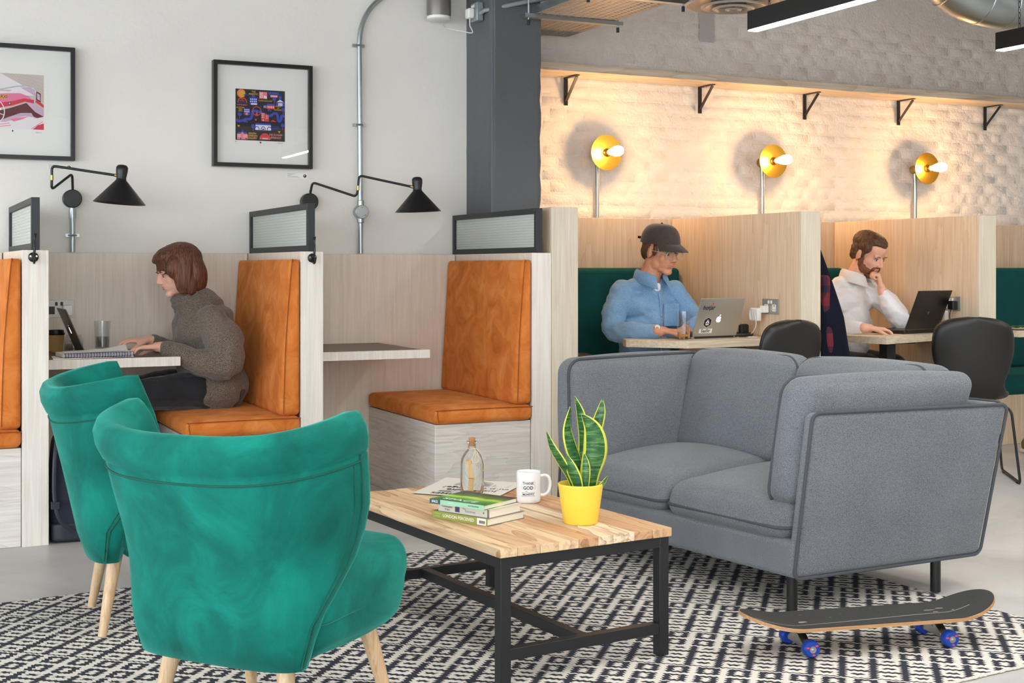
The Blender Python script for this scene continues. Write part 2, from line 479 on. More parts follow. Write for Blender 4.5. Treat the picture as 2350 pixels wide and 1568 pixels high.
def screen(x, label):
    t = thing('glass_screen', label, 'glass screen', (x, 5.915, ZB + .001), group='wired glass screens on the partitions')
    w, h, l, d = 0.034, 0.222, 1.07, 0.028
    f = MB()
    f.box((-w/2, 0, 0), (w/2, d, h)); f.box((-w/2, l - d, 0), (w/2, l, h))
    f.box((-w/2, d, 0), (w/2, l - d, d)); f.box((-w/2, d, h - d), (w/2, l - d, h))
    f.build('frame', 'frame_steel', t, bevel=0.0015)
    g = MB().box((-.004, d, d), (.004, l - d, h - d)).build('glass_pane', 'wired_glass', t)
    wi = MB(); 
    for k in range(1, 12):
        z = d + (h - 2 * d) * k / 12; wi.cyl((-.0052, d, z), (-.0052, l - d, z), 0.0005, n=5)
    wi.build('wire', 'socket_steel', g)
    # the hidden half of the same wires seen through the other face
screen(FX[0] + FT / 2 + .002, 'dark framed wired glass screen at the left edge above the backpack')
screen(FX[1] + FT / 2 + .002, 'dark framed wired glass screen above the seat of the woman')
screen(FX[2] + FT / 2 - .005, 'long dark framed wired glass screen in front of the grey pillar')
def hook(x, label):
    t = thing('coat_hook', label, 'hook', (x, YF - .001, 1.215), group='black coat hooks')
    MB().lathe([(0.0, 0), (0.021, 0.0), (0.021, 0.004), (0.016, 0.008), (0.0, 0.009)], 20, M=Matrix.Rotation(R(90), 4, 'X')).build('base_plate', 'black_paint', t)
    m = MB()
    m.tube(catmull([(0, -.006, .004), (0, -.03, .012), (0.002, -.034, .04), (0.003, -.026, .075), (0.004, -.03, .098)], 6), [.0055] * 24 + [.007])
    m.tube(catmull([(0, -.006, -.004), (0, -.028, -.024), (0, -.045, -.016), (0, -.05, .004)], 6), .005)
    m.build('prong', 'black_paint', t)
    s = MB(); s.cyl((-.012, -.007, .004), (-.012, -.0095, .004), .004, n=10); s.cyl((.012, -.007, .004), (.012, -.0095, .004), .004, n=10); s.build('screw', 'steel', t)
hook(0.588, 'black double coat hook on the partition at the left edge')
hook(1.797, 'black double coat hook on the partition right of the woman')
def bench(fx, label, x_in=0.525):
    t = thing('booth_bench', label, 'bench', (fx, YF, 0), group='orange suede benches')
    yb = YB - YF
    MB().box((-x_in + .012, 0.012, 0), (-.002, yb - .002, 0.415)).build('base', 'ash_depth', t, bevel=0.003)
    def seat(x, y, z):
        return (x, y, z + 0.006 * math.sin((x / x_in) * 3.1) * (z > 0))
    c = MB().soft((x_in / 2 - .002, yb / 2, 0.038), 0.026, (0.004, 0.006, 0.012), seg=14)
    c.v = [(x - x_in / 2, y + yb / 2 - .012, z + 0.456) for x, y, z in c.v]
    s = c.build('seat_cushion', 'suede_orange', t, smooth=180)
    q = [(-x_in + .02, -.016, .428), (-x_in + .016, -.013, .478), (-x_in + .05, -.013, .486), (-.04, -.013, .486), (-.022, -.013, .482)]
    MB().tube(catmull(q, 6), 0.0022, 6).build('piping', 'piping_orange', s)
    zh = 0.357
    def wedge(x, y, z):
        k = (z + zh) / (2 * zh); th = 0.095 * (1 - k) + 0.05 * k
        return (-.003 - (0.045 - x) / 0.09 * th, y + yb / 2 - .008, z + 0.495 + zh)
    b = MB().soft((0.045, yb / 2 - .004, zh), 0.022, (0.006, 0.004, 0.0), seg=16, warp=wedge).build('back_cushion', 'suede_orange', t, smooth=180)
    # the seam runs round the end face
    p = [(-.082, -.006, .508), (-.0705, -.006, .85), (-.044, -.006, 1.18), (-.036, -.002, 1.2)]
    MB().tube(catmull(p, 8), 0.0022, 6).build('piping', 'piping_orange', b)
    return t
bench(FX[0], 'orange suede bench cut off by the left edge of the picture')
bench(FX[1], 'orange suede bench on which the woman sits')
bench(FX[2], 'empty orange suede bench right of the bare booth desk')
def desk(x0, x1, label):
    t = thing('booth_desk', label, 'desk', (x0, 6.17, 0.72), group='wall-mounted booth desks')
    w, d = x1 - x0, YB - 6.17 - .002
    m = MB(); e = 0.03
    m.box((.002, 0, 0), (w, e, .042)); m.box((w - e, e, 0), (w, d, .042)); m.box((.002, e, 0), (w - e, d, .03))
    m.build('lipping', 'ash_pale', t, bevel=0.001)
    MB().box((.002, e, .03), (w - e, d, .0415)).build('desk_top', 'laminate', t)
    return t
desk(FX[0] + FT, 1.255, 'pale edged booth desk holding the laptop, cup and notebooks')
desk(FX[1] + FT, 2.49, 'bare pale edged desk in the empty orange booth')
# ---------------------------------------------------------------- right booths
ZR = 1.475
t = thing('booth_partition', 'tall wooden end panel between the empty orange bench and the man in the cap', 'partition', (3.105, YF, 0), group='tall wooden partitions')
MB().box((-.07, 0.02, 0), (.076, 0.745, ZR)).build('panel', 'ash_vertical_warmlit', t, bevel=0.002)
MB().box((-.072, 0, 0), (.078, 0.02, ZR)).build('front_edge', 'ash_pale_warmlit', t, bevel=0.002)
RX = (4.48, 5.755); RT = 0.13
for x, l in zip(RX, ('tall wooden partition between the man in the cap and the man in the white shirt',
                     'tall wooden partition to the right of the black laptop')):
    t = thing('booth_partition', l, 'partition', (x, 5.78, 0), group='tall wooden partitions')
    MB().box((.002, 0.02, 0), (RT - .002, 1.296, ZR)).build('panel', 'ash_vertical_warmlit', t, bevel=0.002)
    MB().box((0, 0, 0), (RT, 0.02, ZR)).build('front_edge', 'ash_pale_warmlit', t, bevel=0.002)
back_panel(3.364, 5.04, 7.08, 7.17, ZR, 'ash_vertical_warmlit', 'tall wooden back panel behind the man in the cap')
back_panel(5.042, 6.33, 7.08, 7.17, ZR, 'ash_vertical_warmlit', 'tall wooden back panel behind the bearded man')
back_panel(6.332, 9.2, 7.08, 7.17, ZR, 'ash_vertical_warmlit', 'tall wooden back panel at the right edge of the picture')
def teal_bench(x0, x1, label):
    t = thing('booth_bench', label, 'bench', (x0, 6.5, 0), group='dark teal benches')
    w = x1 - x0
    MB().box((0, 0.03, 0), (w, 0.57, 0.33)).build('base', 'ash_vertical_warmlit', t, bevel=0.003)
    c = MB().soft((w / 2, 0.285, 0.065), 0.03, (0, .006, .015), seg=10); c.v = [(x + w / 2, y + 0.287, z + 0.395) for x, y, z in c.v]
    c.build('seat_cushion', 'teal_fabric', t, smooth=180)
    b = MB().soft((w / 2, 0.055, 0.35), 0.03, (0, .012, 0), seg=10, warp=lambda x, y, z: (x + w / 2, y + .507, z + 0.82))
    b.build('back_cushion', 'teal_fabric', t, smooth=180)
teal_bench(3.37, 4.47, 'dark teal upholstered bench behind the man in the cap')
teal_bench(4.62, 5.745, 'dark teal upholstered bench behind the bearded man')
teal_bench(5.895, 7.6, 'dark teal upholstered bench at the right edge behind the black chair')
# ---------------------------------------------------------------- shelf on the brick wall
t = thing('wall_shelf', 'long wooden shelf high on the white brick wall above the brass lamps', 'shelf', (3.365, 6.95, 2.335))
MB().box((0, 0, 0.0), (2.745, .258, .046)).build('board', 'ash_along', t, bevel=0.002)
MB().box((2.748, 0, 0.0), (6.0, .258, .046)).build('board', 'ash_along', t, bevel=0.002)
# mitred left end as the photo shows
bl = ('nearest the grey pillar', 'second from the grey pillar', 'in the middle of the row of five', 'second from the right edge', 'nearest the right edge')
for x, l in zip((3.80, 4.775, 5.61, 6.42, 7.225), bl):
    t = thing('shelf_bracket', 'black metal shelf bracket ' + l, 'bracket', (x, 7.205, 2.335), group='shelf brackets under the long shelf')
    MB().box((-.013, -.006, -.17), (.013, 0, 0)).build('wall_plate', 'black_metal', t)
    MB().box((-.013, -.16, -.006), (.013, -.006, -.001)).build('arm', 'black_metal', t)
    m = MB(); m.box((-.009, 0, 0), (.009, .19, .006), frame_m((0, -.006, -.14), (1, 0, 0), (0, -.14, .132))); m.build('strut', 'black_metal', t)
# ---------------------------------------------------------------- pictures on the left wall
def picture(x0, x1, z0, z1, label, cx, cz, pw, ph, wd=0.02):
    t = thing('framed_picture', label, 'picture', ((x0 + x1) / 2, 6.998, (z0 + z1) / 2))
    w, h = (x1 - x0) / 2, (z1 - z0) / 2; d = 0.05
    f = MB()
    f.box((-w, -d, -h), (-w + wd, 0, h)); f.box((w - wd, -d, -h), (w, 0, h))
    f.box((-w + wd, -d, -h), (w - wd, 0, -h + wd)); f.box((-w + wd, -d, h - wd), (w - wd, 0, h))
    f.build('frame', 'black_paint', t, bevel=0.001)
    MB().box((-w + wd, -.02, -h + wd), (w - wd, -.004, h - wd)).build('mount', 'mount_card', t)
    ox, oz = cx - (x0 + x1) / 2, cz - (z0 + z1) / 2
    s = MB().box((ox - pw / 2 - .018, -.0215, oz - ph / 2 - .022), (ox + pw / 2 + .018, -.0202, oz + ph / 2 + .016)).build('print_paper', 'white_paper', t)
    MB().box((-w + wd, -.042, -h + wd), (w - wd, -.0405, h - wd)).build('glass', 'frame_glass', t)
    return t, s, ox, oz
def flat(mat, name='print_shape'): return (MB(), mat, name)
class Art:
    # flat print: shapes on the sheet, in units of the print's width, y up, origin lower left
    def __init__(s, root, sheet, ox, oz, w, h): s.r, s.s, s.ox, s.oz, s.w, s.h = root, sheet, ox, oz, w, h; s.m = {}; s.k = 0; s.fx = lambda x: x
    def poly(s, mat, pts):
        s.k += 1; y = -.0217 - s.k * 0.000012
        mb = s.m.setdefault(mat, MB()); vs = [(s.ox - s.w / 2 + s.fx(px) * s.w, y, s.oz - s.h / 2 + py * s.h) for px, py in pts]
        mb.add(vs, [tuple(range(len(vs)))])
    def rect(s, mat, x0, y0, x1, y1): s.poly(mat, [(x0, y0), (x1, y0), (x1, y1), (x0, y1)])
    def disc(s, mat, x, y, r, n=20, a0=0, a1=360, ry=None):
        ry = r if ry is None else ry
        s.poly(mat, [(x + r * math.cos(R(a0 + (a1 - a0) * i / n)), y + ry * math.sin(R(a0 + (a1 - a0) * i / n))) for i in range(n + (0 if a1 - a0 == 360 else 1))])
    def line(s, mat, pts, w):
        P = [Vector((p[0], p[1], 0)) for p in pts]
        for a, b in zip(P, P[1:]):
            d = (b - a); d.normalize(); n = Vector((-d.y, d.x, 0)) * (w / 2); e = d * (w * 0.2)
            s.poly(mat, [(q.x, q.y) for q in (a - n - e, b - n + e, b + n + e, a + n - e)])
    def text(s, mat, body, x, y, size, bold=0.0):
        s.k += 1
        M = frame_m((s.ox - s.w / 2 + s.fx(x) * s.w, -.0219 - s.k * 0.000012, s.oz - s.h / 2 + y * s.h), (1, 0, 0), (0, 0, 1))
        text_mesh('lettering', body, size * s.w, mat, s.s, M, depth=0.00005, bold=bold)
    def done(s):
        for k, mb in s.m.items(): tag(mb.build('print_' + k.replace('art_', ''), k, s.s, smooth=None), kind='stuff')
for n, c in dict(art_black=(20, 20, 30), art_blue=(52, 76, 186), art_navy=(36, 48, 130), art_red=(226, 62, 66), art_pink=(240, 128, 132), art_white=(232, 232, 240),
                 art_gold=(222, 168, 60), art_orange=(240, 130, 60), car_red=(214, 44, 74), car_pink=(232, 122, 160), car_dark=(96, 34, 40), car_chrome=(180, 188, 198), car_white=(236, 230, 232),
                 car_lilac=(206, 176, 200), pave=(204, 192, 184), pave_line=(176, 164, 156), taxi_yellow=(226, 186, 50)).items(): plain(n, c, 0.75)
tp, sh, ox, oz = picture(1.585, 2.121, 1.705, 2.262, 'black framed print of colourful buildings on black beside the conduit', 1.8405, 1.984, 0.268, 0.272)
A = Art(tp, sh, ox, oz, 0.268, 0.272)
A.rect('art_black', 0, 0, 1, 1)
# river
riv = [(.02, .405), (.05, .37), (.13, .38), (.2, .41), (.29, .42), (.33, .47), (.34, .56), (.40, .58), (.50, .56), (.60, .52), (.70, .50), (.76, .54), (.82, .55), (.85, .50), (.86, .42), (.89, .40), (.92, .44), (.93, .50), (.96, .51), (.975, .495)]
A.line('art_blue', [tuple(p)[:2] for p in catmull([(a, b, 0) for a, b in riv], 5)], .05)
A.disc('art_orange', .115, .91, .085); A.disc('art_gold', .13, .9, .06, ry=.065); A.poly('art_navy', [(.15, .875), (.19, .9), (.24, .895), (.31, .875)])
A.poly('art_navy', [(.03, .72), (.24, .72), (.24, .735), (.03, .735)])
A.line('art_red', [(.05, .735), (.06, .79), (.10, .82), (.135, .80), (.17, .82), (.21, .79), (.225, .735)], .018); A.text('art_red', 'MUSIC', .135, .765, .036, .0002)
A.text('art_pink', 'ROUNDABOUT', .13, .685, .030, .0001)
def windows(mat, x0, y0, x1, y1, nx, ny, fw=.55, fh=.55):
    for i in range(nx):
        for j in range(ny):
            cx = x0 + (x1 - x0) * (i + .5) / nx; cy = y0 + (y1 - y0) * (j + .5) / ny; a = (x1 - x0) / nx * fw / 2; b = (y1 - y0) / ny * fh / 2
            A.rect(mat, cx - a, cy - b, cx + a, cy + b)
A.rect('art_blue', .28, .70, .44, .84); A.rect('art_navy', .27, .83, .45, .85); A.rect('art_blue', .33, .85, .39, .88); windows('art_white', .29, .74, .43, .83, 4, 2); A.rect('art_white', .31, .70, .43, .73)
A.text('art_gold', 'THE\nMAJESTIC', .36, .93, .045, .0002)
A.rect('art_pink', .475, .82, .635, .96); windows('art_white', .49, .84, .55, .95, 2, 4, .6, .7); A.poly('art_white', [(.57, .83), (.63, .83), (.63, .87), (.57, .90)]); A.rect('art_red', .475, .82, .635, .835)
A.rect('art_blue', .66, .925, .87, .965); A.rect('art_navy', .65, .90, .88, .93); A.rect('art_pink', .70, .865, .85, .91); windows('art_white', .72, .868, .84, .905, 4, 1)
A.text('art_gold', 'RANGE ROCK EAST', .60, .785, .032, .0002)
A.rect('art_blue', .82, .70, .985, .78); A.poly('art_white', [(.83, .78), (.975, .78), (.90, .825)]); A.rect('art_blue', .875, .82, .925, .91); A.disc('art_navy', .90, .91, .025); windows('art_white', .86, .70, .95, .765, 3, 1, .8, .9)
A.rect('art_red', .63, .63, .79, .72); A.rect('art_blue', .63, .705, .79, .735); windows('art_white', .64, .64, .78, .70, 4, 1); A.rect('art_blue', .56, .64, .625, .70); A.rect('art_navy', .50, .63, .515, .70); A.text('art_white', 'ZC', .595, .67, .05)
A.text('art_gold', 'UNION\nAT\nHACKNEY', .862, .655, .036, .0002); A.text('art_gold', 'NATIONAL\nKIDS\nARTS', .095, .60, .034, .0002)
A.rect('art_blue', .165, .49, .285, .62); windows('art_white', .17, .575, .28, .615, 4, 1); A.rect('art_pink', .20, .49, .245, .54); windows('art_white', .17, .55, .28, .57, 6, 1, .8, .8)
for k in range(24):
    a, b = 2 * math.pi * k / 24, 2 * math.pi * (k + 1) / 24
    A.line('art_red', [(.425 + .085 * math.cos(a), .58 + .085 * math.sin(a)), (.425 + .085 * math.cos(b), .58 + .085 * math.sin(b))], .014)
A.poly('art_red', [(.395, .485), (.455, .485), (.43, .575), (.42, .575)])
A.poly('art_red', [(.515, .39), (.67, .38), (.67, .50), (.58, .54), (.515, .55)]); windows('art_white', .52, .44, .58, .545, 3, 3); windows('art_white', .60, .43, .66, .51, 3, 3, .4); A.rect('art_white', .545, .39, .565, .42)
A.rect('art_white', .40, .21, .71, .31); A.rect('art_blue', .40, .31, .71, .345); 
for cx in (.43, .555, .68): A.disc('art_blue', cx, .215, .05, 14, 0, 180, .07); A.disc('art_white', cx, .215, .036, 14, 0, 180, .054)
A.rect('art_navy', .535, .215, .575, .24); A.text('art_blue', 'CORSICA\nSTUDIOS', .80, .265, .042, .0001)
A.rect('art_pink', .03, .015, .24, .12); A.poly('art_blue', [(.03, .12), (.24, .12), (.21, .155), (.06, .155)]); A.rect('art_blue', .12, .15, .155, .19); windows('art_white', .035, .05, .105, .11, 3, 2); windows('art_white', .155, .05, .235, .11, 3, 2); A.poly('art_pink', [(.10, .12), (.17, .12), (.135, .16)])
A.rect('art_navy', .09, .015, .115, .045); A.rect('art_navy', .2, .015, .225, .045)
A.text('art_gold', 'SOUTH\nLONDON\nGALLERY', .335, .09, .046, .0004); A.text('art_pink', 'PECKHAM\nSPRINGS', .81, .095, .058, .0003)
A.disc('art_red', .59, .04, .11, 18, 0, 180); A.rect('art_pink', .48, .03, .70, .045); windows('art_white', .54, .03, .65, .06, 6, 1, .6, .8); A.line('art_navy', [(.52, .12), (.56, .105), (.62, .105), (.66, .12)], .008)
for x, y in ((.08, .50), (.78, .83), (.96, .63), (.35, .28), (.95, .32)): A.line('art_red', [(x, y - .09), (x, y - .01)], .009); A.disc('art_blue', x, y, .038)
for x, y in ((.06, .275), (.88, .19), (.405, .41)): A.poly('art_gold' if x != .405 else 'art_red', [(x - .03, y + .02), (x, y - .03), (x + .03, y + .02), (x, y + .01)])
A.poly('art_red', [(.71, .385), (.82, .385), (.81, .40), (.79, .40), (.77, .415), (.74, .415), (.73, .40), (.71, .40)])
for x, y in ((.20, .36), (.68, .60)): A.disc('art_blue', x - .02, y, .018); A.disc('art_blue', x + .025, y, .018); A.line('art_red', [(x - .01, y + .01), (x + .005, y + .035)], .012)
A.text('ink', '8/50', .01, -.03, .025); A.text('grey_ink', 'signature', .9, -.03, .03); A.disc('ink', .5, -.035, .016); A.done()
tp, sh, ox, oz = picture(0.27, 0.891, 1.707, 2.273, 'black framed photo of an open red car at the left edge of the picture', 0.545, 1.993, 0.40, 0.272)
A = Art(tp, sh, ox, oz, 0.40, 0.272); A.fx = lambda x: x if x <= .001 else .27 + .73 * x
A.rect('pave', 0, 0, 1, 1)
for k in range(14): A.line('pave_line', [(0.4 + k * .05, 1.0), (.62 + k * .05, .72)] if k < 8 else [(.6, 1 - (k - 8) * .05), (1, .9 - (k - 8) * .06)], .003)
A.poly('car_white', [(0, 1), (.30, 1), (.72, .76), (.60, .70), (0, .70)])
A.poly('car_white', [(0, .70), (.45, .67), (.6, .78), (.75, .79), (.88, .74), (.86, .62), (.5, .60), (0, .5)])
A.poly('car_lilac', [(.62, .76), (.78, .77), (.86, .72), (.87, .6), (.75, .68)])
A.line('car_chrome', [(0, .62), (.3, .70), (.55, .77), (.72, .79), (.83, .77), (.88, .72), (.90, .56)], .022)
A.poly('car_pink', [(0, .40), (0, .56), (.45, .64), (.62, .65), (.76, .60), (.80, .55), (.5, .46)])
A.poly('car_red', [(0, .34), (.5, .50), (.68, .56), (.84, .54), (.84, .46), (.7, .50), (.5, .42), (0, .22)])
A.poly('car_dark', [(0, .10), (.48, .38), (.72, .48), (1, .26), (1, .16), (.8, .25), (.5, .22), (.2, .10)])
A.poly('car_lilac', [(.70, .50), (.86, .47), (1, .36), (1, .24), (.86, .32)])
A.poly('car_red', [(.86, .50), (1, .40), (1, .45), (.88, .56)]); A.poly('car_dark', [(.87, .55), (.95, .50), (.95, .66), (.88, .70)]); A.poly('car_lilac', [(.89, .56), (.94, .53), (.935, .64), (.89, .67)])
A.poly('car_white', [(0, 0), (1, 0), (1, .24), (.86, .20), (.72, .30), (.5, .22), (.25, .12), (0, .06)])
A.poly('car_lilac', [(.2, .10), (.62, .29), (.80, .30), (.84, .22), (.7, .24), (.4, .12)]); A.poly('car_pink', [(.45, .17), (.6, .20), (.76, .24), (.66, .18), (.52, .13)])
A.poly('car_red', [(.82, 0), (1, 0), (1, .12), (.90, .08)]); A.line('car_pink', [(.2, .05), (.45, .10)], .012); A.line('car_pink', [(.22, .02), (.47, .06)], .012); A.line('car_pink', [(.8, .01), (.98, .15)], .012)
cx, cy, r = .20, .30, .17
for k in range(28):
    a, b = 2 * math.pi * k / 28, 2 * math.pi * (k + 1) / 28
    A.line('car_white', [(cx + r * math.cos(a), cy + 1.3 * r * math.sin(a)), (cx + r * math.cos(b), cy + 1.3 * r * math.sin(b))], .016)
A.line('car_white', [(cx, cy), (cx + .16, cy - .06)], .014); A.line('car_red', [(cx - .1, cy + .12), (cx, cy)], .02); A.disc('ink', .45, .455, .022, ry=.03); A.disc('car_chrome', .45, .455, .013, ry=.018)
A.poly('taxi_yellow', [(.28, .53), (.41, .56), (.41, .61), (.28, .585)]); A.text('ink', 'TAXI', .34, .572, .05, .0002)
A.disc('ink', .5, -.04, .012, ry=.018); A.text('grey_ink', 'signature', .92, -.05, .02); A.done()
def caption(x0, x1, z0, z1, lines, label):
    t = thing('caption_card', label, 'card', ((x0 + x1) / 2, 6.999, (z0 + z1) / 2), group='caption cards under the pictures')
    w, h = (x1 - x0) / 2, (z1 - z0) / 2
    c = MB().box((-w, -.003, -h), (w, 0, h)).build('card', 'white_paper', t)
    for i, (s, n) in enumerate(lines):
        MB().box((-w + .005, -.0033, h - .004 - i * .0045), (-w + .005 + n, -.003, h - .0028 - i * .0045)).build('print_line', 'ink' if i == 0 else 'grey_ink', c, smooth=None)
    MB().cyl((w - .013, -.003, 0), (w - .013, -.0034, 0), .009, n=18).build('emblem', 'ink', c); MB().box((w - .016, -.0038, -.001), (w - .012, -.0034, .005)).build('emblem_mark', 'white_paper', c)
ll = [('', .045), ('', .03), ('', .02), ('', .06), ('', .07)]
caption(1.988, 2.104, 1.655, 1.682, ll, 'small white caption card below the print of buildings')
caption(0.764, 0.880, 1.663, 1.688, ll, 'small white caption card below the red car photo')
# ---------------------------------------------------------------- black swing-arm lamps
def wall_lamp(P, label):
    mount, stem, sh_t, sh_b = P['mount'], P['stem'], P['top'], P['bot']
    t = thing('wall_lamp', label, 'lamp', mount, group='black swing-arm wall lamps')
    mv = Vector(mount); loc = lambda p: tuple(Vector(p) - mv)
    m = MB(); m.cyl((0, .038, 0), (0, -.012, 0), .046, n=32); m.build('wall_mount', 'black_paint', t, bevel=.004)
    m = MB(); m.tube(fillet([loc(p) for p in stem[0]], .022), .0065, 10); m.build('lower_arm', 'black_paint', t)
    m = MB(); m.tube(fillet([loc(p) for p in stem[1]], .022), .0065, 10); m.build('upper_arm', 'black_paint', t)
    j = Vector(loc(stem[1][0])); MB().cyl(j - Vector((0, 0, .012)), j + Vector((0, 0, .012)), .008, n=14).build('joint', 'brass', t)
    e = Vector(loc(stem[1][-1])); d = (e - Vector(loc(stem[1][-2]))).normalized(); MB().cyl(e - d * .012, e + d * .02, .0085, n=14).build('shade_joint', 'brass', t)
    MB().cyl((0, -.006, .046), (0, -.006, .062), .006, n=12).build('stem_collar', 'brass', t)
    top, bot = Vector(loc(sh_t)), Vector(loc(sh_b)); ax = (top - bot); L = ax.length; x, y, z = basis(ax)
    M = frame_m(bot, x, y)
    k = L / 0.18
    o = [(.118 * k, 0), (.119 * k, .001), (.024 * k, .108 * k), (.022 * k, .118 * k), (.027 * k, .150 * k), (.027 * k, .168 * k), (.020 * k, .178 * k), (.006 * k, .181 * k), (0.0005, .181 * k)]
    inn = [(0.0005, .165 * k), (.019 * k, .160 * k), (.018 * k, .118 * k), (.021 * k, .106 * k), (.116 * k, 0.0), (.118 * k, 0)]
    MB().lathe(o, 40, M=M, close=True).lathe(inn, 40, M=M, close=True).build('shade', 'black_paint', t, smooth=50)
    MB().ball((0, 0, .07 * k), .02, 14, 8, M=M).build('bulb', 'white_plastic', t)
wall_lamp(dict(mount=(2.108, 6.96, 1.528), stem=([(2.108, 6.95, 1.575), (2.113, 6.93, 1.632), (2.325, 6.82, 1.553), (2.331, 6.812, 1.60)], [(2.331, 6.81, 1.60), (2.336, 6.81, 1.668), (2.606, 6.71, 1.607)]),
               top=(2.627, 6.70, 1.661), bot=(2.634, 6.70, 1.473)), 'black swing-arm wall lamp in front of the tall conduit')
wall_lamp(dict(mount=(0.879, 6.96, 1.517), stem=([(0.879, 6.95, 1.563), (0.874, 6.93, 1.640), (0.764, 6.82, 1.552), (0.764, 6.815, 1.61)], [(0.764, 6.81, 1.61), (0.764, 6.81, 1.668), (1.052, 6.67, 1.620)]),
               top=(1.074, 6.66, 1.672), bot=(1.060, 6.66, 1.484)), 'black swing-arm wall lamp below the red car photo')
# ---------------------------------------------------------------- conduits on the left wall
def saddle(mb, x, y, z, r=.018):
    mb.box((x - .034, y - .004, z - .008), (x + .034, y + .014, z + .008)); mb.tube([(x + (r) * math.cos(a), y + .004 - r * math.sin(a), z) for a in [math.pi * i / 10 for i in range(11)]], .006, 6)
t = thing('conduit', 'galvanised conduit bending over at the top, behind the right black lamp', 'pipe', (2.395, 6.975, 1.248))
o = Vector((2.395, 6.975, 1.248)); P = fillet([(2.402, 6.975, 1.249), (2.393, 6.975, 2.60), (2.75, 6.975, 2.80)], .22, 12)
MB().tube([p - o for p in P], .0135, 14).build('pipe', 'galvanised', t)
m = MB(); saddle(m, -.005, 0, 2.395 - 1.248); m.build('saddle', 'galvanised', t); m = MB(); saddle(m, 0, 0, 1.958 - 1.248); m.build('saddle', 'galvanised', t)
m = MB(); m.cyl((.006, .02, .23), (.006, -.03, .23), .038, n=28); m.cyl((.006, -.002, .17), (.006, -.002, .295), .019, n=16); m.build('junction_box', 'galvanised', t, bevel=.003)
m = MB(); m.cyl((.006, -.029, .255), (.006, -.033, .255), .005, n=10); m.cyl((.024, -.029, .212), (.024, -.033, .212), .005, n=10); m.build('box_screw', 'brass', t)
t = thing('conduit', 'short galvanised conduit under the left black lamp', 'pipe', (0.881, 6.975, 1.248))
MB().cyl((0, 0, 0.001), (0, 0, .225), .0135, n=14).build('pipe', 'galvanised', t)
MB().cyl((0, 0, .17), (0, 0, .215), .0175, n=16).build('coupling', 'galvanised', t)
m = MB(); saddle(m, 0, 0, .085); m.build('saddle', 'galvanised', t)
# ---------------------------------------------------------------- speaker, socket box and its conduit high on the wall
t = thing('wall_speaker', 'grey cylindrical wall speaker with white base at the top edge', 'speaker', (2.83, 6.885, 2.555))
MB().lathe([(.066, .02), (.068, .03), (.068, .33), (.06, .345)], 36).build('body', plain('speaker_grey', (122, 118, 114), 0.35, 0.4), t)
MB().lathe([(.055, 0), (.066, .006), (.067, .02), (.06, .022)], 36).build('base', 'white_plastic', t)
MB().box((-.02, .066, .1), (.02, .113, .2)).build('bracket', 'frame_steel', t)
sx, sy, sz = 3.048, 6.80, 2.60
t = thing('wall_socket', 'grey metal socket box with a white plug on the side of the pillar', 'socket', (sx, sy, sz))
MB().box((-.042, -.045, -.052), (-.002, .045, .052)).build('box', plain('clad_grey', (150, 158, 160), 0.4, 0.3), t, bevel=.005)
MB().soft((.020, .026, .028), .010, seg=4, warp=lambda x, y, z: (x - .062, y + .008, z - .008)).build('plug', 'white_plastic', t, smooth=180)
MB().box((-.0445, -.012, .026), (-.0425, .03, .040)).build('rocker', 'white_plastic', t)
P = [(-.062, .008, -.036), (-.062, .006, -.075), (-.05, .0, -.115), (-.09, .06, -.10), (-.15, .13, -.075), (-.19, .10, -.06)]
MB().tube(catmull(P, 8), .0032, 8).build('cord', 'cable_white', t)
m = MB(); m.tube([(-.02, -.046, -.012), (-.02, -.09, -.005), (.15, -.165, .035), (.45, -.165, .11)], .0125, 12); m.build('conduit_arm', 'clad_grey', t)
# ---------------------------------------------------------------- brass disc lamps on the brick wall
emit('bulb_glow', (255, 198, 134), BULB_W)
bl = ('nearest the grey pillar', 'in the middle of the three', 'furthest to the right')
for x, z, l in zip((4.01, 5.253, 6.555), (1.873, 1.864, 1.858), bl):
    t = thing('disc_wall_lamp', 'brass disc wall lamp with a bare bulb, ' + l, 'lamp', (x, 7.205, z), group='brass disc lamps on the brick wall')
    Mx = Matrix.Rotation(R(90), 4, 'X')
    MB().lathe([(.030, -.004), (.030, .045), (.024, .055), (.009, .058), (.009, .139)], 24, M=Mx).build('wall_rose', 'brass', t)
    MB().lathe([(.001, .136), (.108, .138), (.109, .1395), (.108, .141), (.001, .142)], 64, M=Mx, close=True).build('disc', 'brass_disc', t, smooth=50)
    MB().lathe([(.024, .141), (.026, .147), (.019, .151), (.020, .178), (.013, .181)], 20, M=Mx).build('bulb_holder', 'brass', t)
    MB().lathe([(.012, .178), (.015, .188), (.025, .222), (.031, .255), (.0315, .280), (.026, .302), (.013, .316), (.0005, .319)], 24, M=Mx, close=True).build('bulb', 'bulb_glow', t, smooth=180)
    m = MB(); m.cyl((0, -.02, -.02), (0, -.02, 1.46 - z), .0125, n=14); m.cyl((0, -.02, -.06), (0, -.02, -.03), .0155, n=14); m.build('conduit', 'galvanised', t)
